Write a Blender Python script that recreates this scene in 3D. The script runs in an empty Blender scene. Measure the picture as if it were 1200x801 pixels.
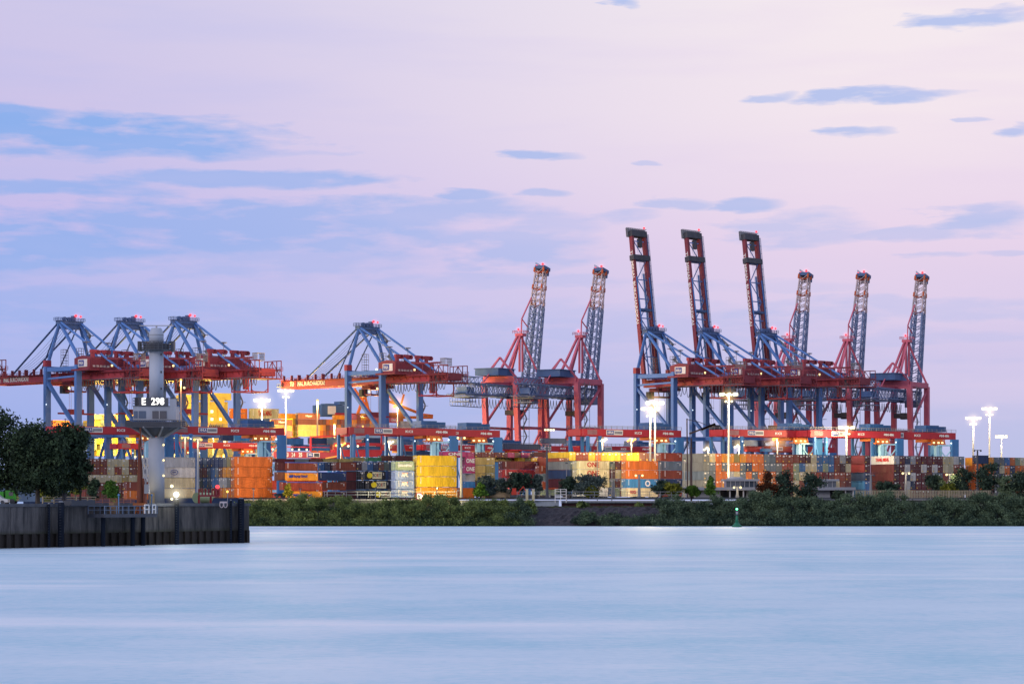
import bpy, math, random
import numpy as np
from mathutils import Vector, Matrix
random.seed(7); rng = np.random.default_rng(7)
R = math.radians
sc = bpy.context.scene
col = sc.collection
F = 2833.3; HZ = 585.0; CAMH = 7.0
TH = R(32); U = Vector((math.cos(TH), math.sin(TH), 0)); V = Vector((-math.sin(TH), math.cos(TH), 0))
GZ = 7.6                                     # terminal ground level above the river

def at(px, py, D): return Vector(((px-600)/F*D, D, CAMH+(HZ-py)/F*D))
def gx(px, D, z=GZ): return Vector(((px-600)/F*D, D, z))

# ------------------------------------------------------------------ materials
MATS = {}
def newmat(name):
    m = bpy.data.materials.new(name); m.use_nodes = True
    nt = m.node_tree; nt.nodes.clear()
    out = nt.nodes.new('ShaderNodeOutputMaterial')
    return m, nt, out
def N(nt, t, **kw):
    n = nt.nodes.new(t)
    for k, v in kw.items(): setattr(n, k, v)
    return n
def paint(name, rgb, rough=0.55, var=0.25, scale=0.4, metal=0.0, objcol=False, streak=True, spec=0.3):
    if name in MATS: return MATS[name]
    m, nt, out = newmat(name); L = nt.links.new
    b = N(nt, 'ShaderNodeBsdfPrincipled'); b.inputs['Roughness'].default_value = rough; b.inputs['Metallic'].default_value = metal
    b.inputs['Specular IOR Level'].default_value = spec
    tc = N(nt, 'ShaderNodeTexCoord'); mp = N(nt, 'ShaderNodeMapping')
    mp.inputs['Scale'].default_value = (1, 1, 0.25) if streak else (1, 1, 1)
    L(tc.outputs['Object'], mp.inputs['Vector'])
    no = N(nt, 'ShaderNodeTexNoise'); no.noise_dimensions = '4D'; no.inputs['Scale'].default_value = scale; no.inputs['Detail'].default_value = 6
    no.inputs['Roughness'].default_value = 0.65
    L(mp.outputs[0], no.inputs['Vector'])
    oi = N(nt, 'ShaderNodeObjectInfo')
    mu = N(nt, 'ShaderNodeMath', operation='MULTIPLY'); mu.inputs[1].default_value = 40
    L(oi.outputs['Random'], mu.inputs[0]); L(mu.outputs[0], no.inputs['W'])
    mr = N(nt, 'ShaderNodeMapRange'); mr.inputs['From Min'].default_value = 0.3; mr.inputs['From Max'].default_value = 0.7
    mr.inputs['To Min'].default_value = 1-var; mr.inputs['To Max'].default_value = 1+var*0.6
    L(no.outputs['Fac'], mr.inputs['Value'])
    vm = N(nt, 'ShaderNodeVectorMath', operation='SCALE')
    if objcol: L(oi.outputs['Color'], vm.inputs[0])
    else: vm.inputs[0].default_value = rgb
    L(mr.outputs[0], vm.inputs['Scale']); L(vm.outputs[0], b.inputs['Base Color'])
    L(b.outputs[0], out.inputs[0])
    MATS[name] = m; return m
def glow(name, rgb, s):
    if name in MATS: return MATS[name]
    m, nt, out = newmat(name); e = N(nt, 'ShaderNodeEmission'); e.inputs[0].default_value = (*rgb, 1); e.inputs[1].default_value = s; m.cycles.emission_sampling = 'NONE'
    nt.links.new(e.outputs[0], out.inputs[0]); MATS[name] = m; return m
def glass(name, rgb=(0.03, 0.05, 0.08)):
    if name in MATS: return MATS[name]
    m, nt, out = newmat(name); b = N(nt, 'ShaderNodeBsdfPrincipled'); b.inputs['Base Color'].default_value = (*rgb, 1)
    b.inputs['Roughness'].default_value = 0.08; b.inputs['Specular IOR Level'].default_value = 0.8
    nt.links.new(b.outputs[0], out.inputs[0]); MATS[name] = m; return m

blue = paint('crane blue', (0.1, 0.235, 0.58), .5, .22, .15)  # crane colours are lifted to carry distance haze
red = paint('crane red', (0.36, 0.055, 0.08), .5, .25, .15)
darkred = paint('weathered red', (0.25, 0.05, 0.075), .6, .3, .2)
rmgred = paint('gantry red', (0.45, 0.035, 0.05), .5, .2, .15)
pink = paint('hazed pale red', (0.6, 0.14, 0.21), .6, .2, .15)  # paler red, with distance haze put into the colour
rmgblue = paint('gantry blue', (0.05, 0.2, 0.48), .5, .2, .2)
cyan = paint('gantry blue with lamplight', (0.4, 0.76, 0.95), .5, .2, .2)  # white lamplight on the gantry blue, put into a paler colour
navy = paint('dark blue steel', (0.06, 0.13, 0.3), .6, .25, .3)
lattice = paint('grey blue lattice steel', (0.17, 0.24, 0.42), .6, .25, .3)
steel = paint('grey steel', (0.25, 0.27, 0.3), .55, .3, .4)
dark = paint('dark steel', (0.07, 0.078, 0.1), .6, .35, .4)
cable = paint('cable', (0.12, 0.13, 0.18), .7, .2, .4)
white = paint('white paint', (0.75, 0.75, 0.72), .5, .12, .5)
orange = paint('orange paint', (0.75, 0.2, 0.04), .5, .2, .3)
yellowp = paint('yellow paint', (0.8, 0.5, 0.04), .5, .2, .3)
signblue = paint('sign blue', (0.03, 0.06, 0.32), .5, .1, .5)
markw = paint('white marking', (0.8, 0.8, 0.78), .5, .05, .5)
markr = paint('red marking', (0.4, 0.008, 0.012), .5, .05, .5)
cont = paint('container paint', (1, 1, 1), .55, .4, .55, objcol=True)
glasst = glass('dark glass')
lampw = glow('lamp warm white', (1.0, 0.86, 0.5), 2.6)
lampo = glow('lamp sodium orange', (1.0, 0.52, 0.1), 2.6)
lampc = glow('lamp cold white', (0.8, 0.93, 1.0), 2)
lampr = glow('lamp red', (1.0, 0.06, 0.08), 2.2)
lampg = glow('lamp green', (0.1, 1.0, 0.4), 10)
lampstar = glow('lamp brilliant', (1.0, 0.95, 0.75), 5)
smalllamp = glow('small warm lamp', (1.0, 0.78, 0.35), 2.4)
litwin = glow('lit window', (1.0, 0.8, 0.45), 1.6)
concrete = paint('concrete', (0.3, 0.31, 0.33), .8, .3, .5)
palec = paint('pale concrete', (0.42, 0.44, 0.48), .8, .2, .3)

# ------------------------------------------------------------------ mesh builder
class MB:
    def __init__(s): s.v = []; s.f = []; s.mi = []; s.cur = 0
    def add(s, vs, fs):
        o = len(s.v); s.v += [tuple(v) for v in vs]; s.f += [tuple(i+o for i in f) for f in fs]; s.mi += [s.cur]*len(fs); return s
    def box(s, x0, x1, y0, y1, z0, z1):
        return s.add([(x0,y0,z0),(x1,y0,z0),(x1,y1,z0),(x0,y1,z0),(x0,y0,z1),(x1,y0,z1),(x1,y1,z1),(x0,y1,z1)],
              [(0,3,2,1),(4,5,6,7),(0,1,5,4),(1,2,6,5),(2,3,7,6),(3,0,4,7)])
    def beam(s, p, q, w, h=None):
        p = Vector(p); q = Vector(q); h = h or w; d = (q-p)
        if d.length < 1e-6: return s
        d.normalize(); a = Vector((0,0,1)) if abs(d.z) < .95 else Vector((0,1,0))
        x = d.cross(a).normalized(); y = x.cross(d).normalized()
        vs = [e+x*(i*w/2)+y*(j*h/2) for e in (p,q) for i,j in ((-1,-1),(1,-1),(1,1),(-1,1))]
        return s.add(vs, [(3,2,1,0),(4,5,6,7),(0,1,5,4),(1,2,6,5),(2,3,7,6),(3,0,4,7)])
    def tube(s, p, q, r, r2=None, n=10, caps=True):
        p = Vector(p); q = Vector(q); r2 = r if r2 is None else r2
        d = (q-p).normalized(); a = Vector((0,0,1)) if abs(d.z) < .95 else Vector((0,1,0))
        x = d.cross(a).normalized(); y = x.cross(d).normalized()
        vs = []
        for e, rr in ((p,r),(q,r2)):
            for k in range(n):
                t = 2*math.pi*k/n; vs.append(e+x*math.cos(t)*rr+y*math.sin(t)*rr)
        fs = [(k,(k+1)%n,n+(k+1)%n,n+k) for k in range(n)]
        if caps: fs += [tuple(range(n-1,-1,-1)), tuple(range(n,2*n))]
        return s.add(vs, fs)
    def path(s, pts, r, n=5):
        for a, b in zip(pts, pts[1:]): s.tube(a, b, r, n=n, caps=False)
        return s
    def lathe(s, prof, n=24, c=(0,0,0)):
        vs = []
        for r, z in prof:
            for k in range(n):
                t = 2*math.pi*k/n; vs.append((c[0]+r*math.cos(t), c[1]+r*math.sin(t), c[2]+z))
        fs = []
        for i in range(len(prof)-1):
            for k in range(n): fs.append((i*n+k, i*n+(k+1)%n, (i+1)*n+(k+1)%n, (i+1)*n+k))
        fs += [tuple(range(n-1,-1,-1)), tuple(range((len(prof)-1)*n, len(prof)*n))]
        return s.add(vs, fs)
    def ball(s, c, r, n=8):
        prof = [(max(.001, r*math.sin(math.pi*i/n)), -r*math.cos(math.pi*i/n)) for i in range(n+1)]
        return s.lathe(prof, n+2, c)
    def xf(s, M, start=0):
        s.v[start:] = [tuple(M @ Vector(v)) for v in s.v[start:]]; return s
    def rail(s, pts, h=1.1, step=2.0, r=.05):
        for a, b in zip(pts, pts[1:]):
            a = Vector(a); b = Vector(b); up = Vector((0,0,h))
            s.beam(a+up, b+up, r*2); s.beam(a+up*.5, b+up*.5, r*1.6)
            n = max(1, int((b-a).length/step))
            for k in range(n+1):
                p = a.lerp(b, k/n); s.beam(p, p+up, r*2)
        return s
    def mesh(s, name, mats):
        me = bpy.data.meshes.new(name); me.from_pydata(s.v, [], s.f)
        for m in (mats if isinstance(mats, (list, tuple)) else [mats]): me.materials.append(m)
        if any(s.mi): me.polygons.foreach_set('material_index', s.mi)
        me.update(); return me
    def build(s, name, mats, parent=None, smooth=False):
        me = s.mesh(name, mats)
        if smooth: me.shade_smooth() if hasattr(me, 'shade_smooth') else me.polygons.foreach_set('use_smooth', [True]*len(me.polygons))
        return link(name, me, parent)

def link(name, data, parent=None):
    o = bpy.data.objects.new(name, data); col.objects.link(o)
    if parent is not None: o.parent = parent
    return o
def tag(o, label=None, cat=None, group=None, kind=None):
    if label: o['label'] = label
    if cat: o['category'] = cat
    if group: o['group'] = group
    if kind: o['kind'] = kind
    return o
def empty(name, loc, rz=0, s=1.0):
    o = link(name, None); o.location = loc; o.rotation_euler = (0,0,rz); o.scale = (s,s,s); return o
KIDS = {}
def copy_tree(o, parent=None):
    c = o.copy(); col.objects.link(c)
    if parent is not None: c.parent = parent
    for ch in o.children: copy_tree(ch, c)
    return c
def textmesh(txt, size, depth=0.02, bold=0.0, align='CENTER'):
    cu = bpy.data.curves.new('lettering', 'FONT'); cu.body = txt; cu.size = size; cu.extrude = depth; cu.offset = bold
    cu.align_x = align; cu.align_y = 'CENTER'; cu.resolution_u = 2
    o = bpy.data.objects.new('lettering', cu); col.objects.link(o)
    dg = bpy.context.evaluated_depsgraph_get(); dg.update()
    me = bpy.data.meshes.new_from_object(o.evaluated_get(dg)); me.name = 'lettering'
    bpy.data.objects.remove(o); return me
def put_text(name, txt, size, mat, parent, loc, ex, ey, width=None, bold=0.0):
    me = textmesh(txt, size, .03, bold); me.materials.clear(); me.materials.append(mat)
    ex = Vector(ex).normalized(); ey = Vector(ey).normalized(); ez = ex.cross(ey)
    if width:
        xs = [v.co.x for v in me.vertices]; w = max(xs)-min(xs); sx = width/w
        for v in me.vertices: v.co.x *= sx
    M = Matrix(((ex.x,ey.x,ez.x),(ex.y,ey.y,ez.y),(ex.z,ey.z,ez.z))).to_4x4(); M.translation = Vector(loc)
    o = link(name, me, parent); o.matrix_local = M
    return o
def point(parent, loc, e, rgb, r=.5):
    l = bpy.data.lights.new('lamp_light', 'POINT'); l.energy = e; l.color = rgb; l.shadow_soft_size = r; l.specular_factor = 0
    o = link('lamp_light', l, parent); o.location = loc; return o
def spot(parent, loc, target, e, rgb, ang=100, r=.4):
    l = bpy.data.lights.new('lamp_light', 'SPOT'); l.energy = e; l.color = rgb; l.shadow_soft_size = r; l.specular_factor = 0; l.spot_size = R(ang); l.spot_blend = .5
    o = link('lamp_light', l, parent); o.location = loc
    d = Vector(target)-Vector(loc); o.rotation_euler = d.to_track_quat('-Z', 'Y').to_euler(); return o

def bloom_mat(name, rgb, s):  # emission-only volume for lamp bloom, nothing scatters in it
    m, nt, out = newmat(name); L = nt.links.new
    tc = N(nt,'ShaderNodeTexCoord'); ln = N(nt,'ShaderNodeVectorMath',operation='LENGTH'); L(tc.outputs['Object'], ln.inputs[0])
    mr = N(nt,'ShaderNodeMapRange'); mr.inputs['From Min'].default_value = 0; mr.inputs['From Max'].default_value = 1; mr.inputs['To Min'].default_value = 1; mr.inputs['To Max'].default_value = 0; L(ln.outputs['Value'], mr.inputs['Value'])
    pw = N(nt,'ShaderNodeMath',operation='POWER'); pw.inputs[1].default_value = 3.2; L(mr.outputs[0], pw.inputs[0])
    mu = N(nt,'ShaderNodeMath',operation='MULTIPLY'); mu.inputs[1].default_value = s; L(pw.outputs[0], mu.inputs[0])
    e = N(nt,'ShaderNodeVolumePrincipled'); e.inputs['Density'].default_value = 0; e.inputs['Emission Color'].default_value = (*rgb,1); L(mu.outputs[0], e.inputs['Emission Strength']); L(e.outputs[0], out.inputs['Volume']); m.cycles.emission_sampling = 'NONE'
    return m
BLOOM_MATS = {'w': bloom_mat('painted bloom warm',(1,.72,.3),.34), 'o': bloom_mat('painted bloom orange',(1,.42,.08),.32), 'c': bloom_mat('painted bloom white',(1,.9,.65),.5), 'r': bloom_mat('painted bloom red',(1,.1,.14),.3)}
BLOOM_BALL = MB().ball((0,0,0),1,12).mesh('painted_bloom', [])
def halo(parent, loc, r, k):  # added glow ball that paints bloom around a lamp
    me = BLOOM_BALL.copy(); me.materials.append(BLOOM_MATS[k]); o = link('painted_bloom', me, parent); o.location = loc; o.scale = (r,r,r); return o

# ------------------------------------------------------------------ camera
cam = bpy.data.cameras.new('camera'); co = link('camera', cam); sc.camera = co
cam.lens = F*36/1200; cam.sensor_width = 36; cam.clip_end = 20000; cam.clip_start = 1
co.location = (0,0,CAMH); co.rotation_euler = (R(90),0,0); cam.shift_y = (HZ-400.5)/1200
sc.cycles.max_bounces = 4; sc.cycles.diffuse_bounces = 2; sc.cycles.glossy_bounces = 2; sc.cycles.sample_clamp_indirect = 2; sc.cycles.use_denoising = True
sc.view_settings.view_transform = 'Standard'; sc.view_settings.look = 'None'; sc.view_settings.exposure = 0

# ------------------------------------------------------------------ sky
def build_world():
    w = bpy.data.worlds.new('World'); sc.world = w; w.use_nodes = True
    nt = w.node_tree; nt.nodes.clear(); L = nt.links.new
    out = N(nt, 'ShaderNodeOutputWorld'); bg = N(nt, 'ShaderNodeBackground'); L(bg.outputs[0], out.inputs[0])
    tc = N(nt, 'ShaderNodeTexCoord'); sx = N(nt, 'ShaderNodeSeparateXYZ'); L(tc.outputs['Generated'], sx.inputs[0])
    def M(op, a, b=None, c=None, clamp=False):
        n = N(nt, 'ShaderNodeMath', operation=op, use_clamp=clamp)
        for i, v in enumerate((a, b, c)):
            if v is None: continue
            if isinstance(v, (int, float)): n.inputs[i].default_value = v
            else: L(v, n.inputs[i])
        return n.outputs[0]
    az = M('MULTIPLY', M('ARCTAN2', sx.outputs['X'], sx.outputs['Y']), 180/math.pi)
    el = M('MULTIPLY', M('ARCSINE', sx.outputs['Z']), 180/math.pi)
    def ramp(fac, stops):
        r = N(nt, 'ShaderNodeValToRGB'); cr = r.color_ramp; L(fac, r.inputs[0])
        while len(cr.elements) > 1: cr.elements.remove(cr.elements[-1])
        cr.elements[0].position = stops[0][0]; cr.elements[0].color = (*stops[0][1], 1)
        for p, c in stops[1:]: cr.elements.new(p).color = (*c, 1)
        return r.outputs[0]
    def mix(f, a, b):
        n = N(nt, 'ShaderNodeMix', data_type='RGBA'); 
        if isinstance(f, (int, float)): n.inputs['Factor'].default_value = f
        else: L(f, n.inputs['Factor'])
        for k, v in (('A', a), ('B', b)):
            s_ = [i for i in n.inputs if i.name == k and i.type == 'RGBA'][0]
            if isinstance(v, tuple): s_.default_value = (*v, 1)
            else: L(v, s_)
        return [o for o in n.outputs if o.type == 'RGBA'][0]
    e = M('DIVIDE', el, 40.0, clamp=True)
    q = lambda d: d/40
    left = ramp(e, [(0,(.31,.43,.75)),(q(2),(.32,.41,.78)),(q(4),(.39,.44,.80)),(q(6.5),(.51,.46,.78)),(q(9),(.56,.50,.76)),(q(12),(.57,.53,.76)),(q(22),(.42,.5,.74)),(1,(.26,.38,.66))])
    right = ramp(e, [(0,(.44,.50,.75)),(q(2),(.48,.50,.77)),(q(3.5),(.59,.53,.78)),(q(6),(.74,.60,.78)),(q(9),(.84,.73,.80)),(q(12),(.86,.77,.81)),(q(22),(.5,.54,.74)),(1,(.26,.38,.66))])
    h = N(nt, 'ShaderNodeMapRange', interpolation_type='SMOOTHSTEP'); h.inputs['From Min'].default_value = -13; h.inputs['From Max'].default_value = 10; L(az, h.inputs['Value'])
    base = mix(h.outputs[0], left, right)
    # cloud texture space
    cv = N(nt, 'ShaderNodeCombineXYZ'); L(M('MULTIPLY', az, .55), cv.inputs[0]); L(M('MULTIPLY', el, 2.6), cv.inputs[1])
    no = N(nt, 'ShaderNodeTexNoise'); no.inputs['Scale'].default_value = 1.15; no.inputs['Detail'].default_value = 9; no.inputs['Roughness'].default_value = .55; no.inputs['Distortion'].default_value = .1
    L(cv.outputs[0], no.inputs['Vector']); nz = M('MULTIPLY', M('SUBTRACT', no.outputs['Fac'], .5), 4.6)
    wb = N(nt, 'ShaderNodeTexNoise'); wb.inputs['Scale'].default_value = .8; wb.inputs['Detail'].default_value = 4; L(cv.outputs[0], wb.inputs['Vector'])
    el2 = M('ADD', el, M('MULTIPLY', M('SUBTRACT', wb.outputs['Fac'], .5), .55)); az2 = M('ADD', az, M('MULTIPLY', M('SUBTRACT', no.outputs['Fac'], .5), 1.6))
    # soft veil bands
    cv2 = N(nt, 'ShaderNodeCombineXYZ'); L(M('MULTIPLY', az, .12), cv2.inputs[0]); L(M('MULTIPLY', el, .9), cv2.inputs[1]); cv2.inputs[2].default_value = 3
    no2 = N(nt, 'ShaderNodeTexNoise'); no2.inputs['Scale'].default_value = 1.1; no2.inputs['Detail'].default_value = 5; L(cv2.outputs[0], no2.inputs['Vector'])
    clouds = [(110,160,235,20,1.1),(25,134,60,8,1),(110,176,180,10,.9),(240,178,150,6,.6),(300,210,170,9,.9),(400,211,70,6,.9),(60,218,150,9,.9),(280,268,280,27,.85),(480,250,170,15,.8),(40,290,180,26,.9),
      (600,290,110,22,.7),(545,229,48,5,.9),(640,225,35,4,.7),(632,182,52,5,.9),(727,4,20,4,.9),(1140,21,95,8,1),(1165,11,50,5,.9),(1040,112,95,7,1),(903,112,32,4,.8),
      (1000,153,50,4,.9),(1187,152,22,8,1),(1150,256,70,15,.95),(1075,273,70,6,.7),(880,238,40,7,.9),(800,240,48,6,.7),(725,253,50,6,.7),(640,262,70,14,.6),(935,268,90,16,.6),
      (1100,300,40,4,.6),(1180,297,40,3,.5),(1048,362,220,11,.55),(760,380,260,22,.35),(110,360,260,18,.45),(320,395,330,20,.35),(560,330,120,8,.4),(900,335,120,6,.3),(1080,395,160,6,.3),
      (765,194,14,2.5,.6),(1148,137,18,2.5,.7),(330,300,200,20,.5),(10,310,120,14,.5),(690,330,60,6,.4),(600,445,500,45,.25)]
    acc = None
    for cx, cy, rx, ry, s in clouds:
        a0 = math.degrees(math.atan((cx-600)/F)); e0 = math.degrees(math.atan((HZ-cy)/F*math.cos(R(a0))))
        da = rx/F*57.3; de = ry/F*57.3
        u = M('DIVIDE', M('SUBTRACT', az2, a0), da*1.1); v = M('DIVIDE', M('SUBTRACT', el2, e0), de*1.5)
        d = M('ADD', M('MULTIPLY', u, u), M('MULTIPLY', v, v))
        m = M('ADD', M('MULTIPLY', M('SUBTRACT', 1.0, d), 1.5), nz)
        m = M('MULTIPLY', M('MULTIPLY', m, .8, clamp=True), s)
        acc = m if acc is None else M('MAXIMUM', acc, m)
    cl = mix(h.outputs[0], (.2,.38,.79), (.36,.46,.79))
    c1 = mix(M('MULTIPLY', acc, .82), base, cl)
    veil = N(nt, 'ShaderNodeMapRange'); veil.inputs['From Min'].default_value = .45; veil.inputs['From Max'].default_value = .7; veil.inputs['To Max'].default_value = .35
    L(no2.outputs['Fac'], veil.inputs['Value'])
    c2 = mix(veil.outputs[0], c1, mix(h.outputs[0], (.42,.46,.79), (.74,.60,.79)))
    # ground side dark
    below = N(nt, 'ShaderNodeMapRange'); below.inputs['From Min'].default_value = -6; below.inputs['From Max'].default_value = 0; L(el, below.inputs['Value'])
    c3 = mix(below.outputs[0], (.1,.13,.2), c2)
    # behind the viewer the dusk sky is darker and bluer
    bh = N(nt, 'ShaderNodeMapRange', interpolation_type='SMOOTHSTEP'); bh.inputs['From Min'].default_value = 40; bh.inputs['From Max'].default_value = 120
    L(M('ABSOLUTE', az), bh.inputs['Value'])
    c4 = mix(bh.outputs[0], c3, (.47,.5,.68))
    sky = N(nt, 'ShaderNodeTexSky', sky_type='NISHITA'); sky.sun_disc = False; sky.sun_elevation = R(3); sky.sun_rotation = R(200)
    ad = N(nt, 'ShaderNodeMix', data_type='RGBA', blend_type='ADD'); ad.inputs['Factor'].default_value = .012
    s_ = [i for i in ad.inputs if i.type == 'RGBA']; L(c4, s_[0]); L(sky.outputs[0], s_[1])
    L([o for o in ad.outputs if o.type == 'RGBA'][0], bg.inputs[0]); bg.inputs[1].default_value = 1.04
build_world()
sl = bpy.data.lights.new('sun', 'SUN'); sl.energy = 1.1; sl.angle = R(15); sl.color = (1,.84,.78)
so = link('sun', sl); so.rotation_euler = Vector((.75,.6,-.28)).to_track_quat('-Z','Y').to_euler()

# ------------------------------------------------------------------ water, ground
def make_water():
    m, nt, out = newmat('river water'); L = nt.links.new
    tc = N(nt, 'ShaderNodeTexCoord')
    def noise(sc_, detail, s3=(1,1,1), off=(0,0,0)):
        mp = N(nt, 'ShaderNodeMapping'); mp.inputs['Scale'].default_value = s3; mp.inputs['Location'].default_value = off
        n = N(nt, 'ShaderNodeTexNoise'); n.inputs['Scale'].default_value = sc_; n.inputs['Detail'].default_value = detail
        L(tc.outputs['Object'], mp.inputs[0]); L(mp.outputs[0], n.inputs['Vector']); return n
    n1 = noise(.06, 5, (.4,.6,1)); n2 = noise(.35, 5, (.5,.4,1)); n3 = noise(2.2, 4, (.7,.6,1)); n5 = noise(.03, 6, (.45,1.3,1), (37,9,0))
    n4 = noise(.02, 4, (.8,.7,1), (11,5,0))
    g = N(nt, 'ShaderNodeBsdfGlossy'); g.inputs['Roughness'].default_value = .5
    d = N(nt, 'ShaderNodeBsdfDiffuse')
    a = N(nt, 'ShaderNodeMath', operation='MULTIPLY_ADD'); a.inputs[1].default_value = .5; L(n2.outputs['Fac'], a.inputs[0]); 
    mm = N(nt, 'ShaderNodeMath', operation='MULTIPLY'); mm.inputs[1].default_value = .8; L(n1.outputs['Fac'], mm.inputs[0]); L(mm.outputs[0], a.inputs[2])
    b = N(nt, 'ShaderNodeMath', operation='MULTIPLY_ADD'); b.inputs[1].default_value = .5; L(n3.outputs['Fac'], b.inputs[0]); L(a.outputs[0], b.inputs[2])
    cr = N(nt, 'ShaderNodeValToRGB'); L(b.outputs[0], cr.inputs[0])
    e = cr.color_ramp.elements; e[0].position = .55; e[0].color = (.55,.82,.86,1); e[1].position = .95; e[1].color = (.95,1,1,1)
    e2 = cr.color_ramp.elements.new(.72); e2.color = (.68,.92,.94,1)
    L(cr.outputs[0], g.inputs[0])
    cr2 = N(nt, 'ShaderNodeValToRGB'); ma = N(nt,'ShaderNodeMath',operation='MULTIPLY_ADD'); ma.inputs[1].default_value=.5; L(n4.outputs['Fac'], ma.inputs[0]); mb_ = N(nt,'ShaderNodeMath',operation='MULTIPLY'); mb_.inputs[1].default_value=.5; L(b.outputs[0], mb_.inputs[0]); L(mb_.outputs[0], ma.inputs[2]); L(ma.outputs[0], cr2.inputs[0]); e = cr2.color_ramp.elements
    e[0].position = .5; e[0].color = (.37,.58,.73,1); e[1].position = .82; e[1].color = (.62,.78,.88,1)
    st = N(nt, 'ShaderNodeMapRange'); st.inputs['From Min'].default_value = .53; st.inputs['From Max'].default_value = .68; st.inputs['To Max'].default_value = .9; L(n5.outputs['Fac'], st.inputs['Value'])  # water highlights painted as pale streaks in the diffuse colour
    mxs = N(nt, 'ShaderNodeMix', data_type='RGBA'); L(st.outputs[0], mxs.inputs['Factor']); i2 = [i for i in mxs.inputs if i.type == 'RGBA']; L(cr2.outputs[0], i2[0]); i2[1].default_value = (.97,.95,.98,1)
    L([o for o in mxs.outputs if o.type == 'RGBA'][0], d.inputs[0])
    bump = N(nt, 'ShaderNodeBump'); bump.inputs['Strength'].default_value = .5; bump.inputs['Distance'].default_value = .5
    L(b.outputs[0], bump.inputs['Height']); L(bump.outputs[0], g.inputs['Normal'])
    mx = N(nt, 'ShaderNodeMixShader'); mx.inputs[0].default_value = .42
    L(d.outputs[0], mx.inputs[1]); L(g.outputs[0], mx.inputs[2]); L(mx.outputs[0], out.inputs[0])
    return m
w = MB().add([(-3000,-300,0),(3000,-300,0),(3000,650,0),(-3000,650,0)], [(0,1,2,3)]).build('water', make_water()); tag(w, kind='structure')

def ground_mat(name, c1, c2, sc_, rough=.9):
    m, nt, out = newmat(name); L = nt.links.new
    tc = N(nt, 'ShaderNodeTexCoord'); n = N(nt, 'ShaderNodeTexNoise'); n.inputs['Scale'].default_value = sc_; n.inputs['Detail'].default_value = 8; n.inputs['Roughness'].default_value = .7
    L(tc.outputs['Object'], n.inputs['Vector']); cr = N(nt, 'ShaderNodeValToRGB'); L(n.outputs['Fac'], cr.inputs[0])
    e = cr.color_ramp.elements; e[0].position = .35; e[0].color = (*c1,1); e[1].position = .65; e[1].color = (*c2,1)
    b = N(nt, 'ShaderNodeBsdfPrincipled'); b.inputs['Roughness'].default_value = rough; L(cr.outputs[0], b.inputs['Base Color'])
    bp = N(nt, 'ShaderNodeBump'); bp.inputs['Strength'].default_value = .6; bp.inputs['Distance'].default_value = .3; L(n.outputs['Fac'], bp.inputs['Height']); L(bp.outputs[0], b.inputs['Normal'])
    L(b.outputs[0], out.inputs[0]); return m
yardm = ground_mat('yard asphalt', (.04,.04,.045), (.075,.075,.08), .3)
tag(MB().add([(-4000,660,GZ),(4000,660,GZ),(4000,9000,GZ),(-4000,9000,GZ)], [(0,1,2,3)]).build('ground', yardm), kind='structure')
# riprap embankment: displaced grid
def embankment():
    nx, ny = 700, 16; x0, x1 = -330, 330
    X, T = np.meshgrid(np.linspace(x0,x1,nx), np.linspace(0,1,ny))
    Y = 636 + T*24; Z = -1.2 + np.minimum(1, T*1.6)*(6.25)
    J = rng.normal(0,1,(ny,nx)); Z += J*.16*(T<.95)*(T>0); Y += rng.normal(0,.25,(ny,nx))*(T<.95)
    v = np.stack([X,Y,Z],-1).reshape(-1,3); idx = np.arange(nx*ny).reshape(ny,nx)
    f = np.stack([idx[:-1,:-1],idx[:-1,1:],idx[1:,1:],idx[1:,:-1]],-1).reshape(-1,4)
    me = bpy.data.meshes.new('embankment'); me.from_pydata(v.tolist(), [], f.tolist())
    m = ground_mat('riprap stone', (.012,.013,.02), (.06,.052,.062), 1.3)
    me.materials.append(m); tag(link('embankment', me), kind='structure')
embankment()
# strip of grass on the crown of the slope
gm = ground_mat('grass strip', (.02,.03,.012), (.06,.08,.025), .5)
tag(MB().box(-330,330,651.5,658.9,4.6,5.2).build('grass_verge', gm), kind='structure')

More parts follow.
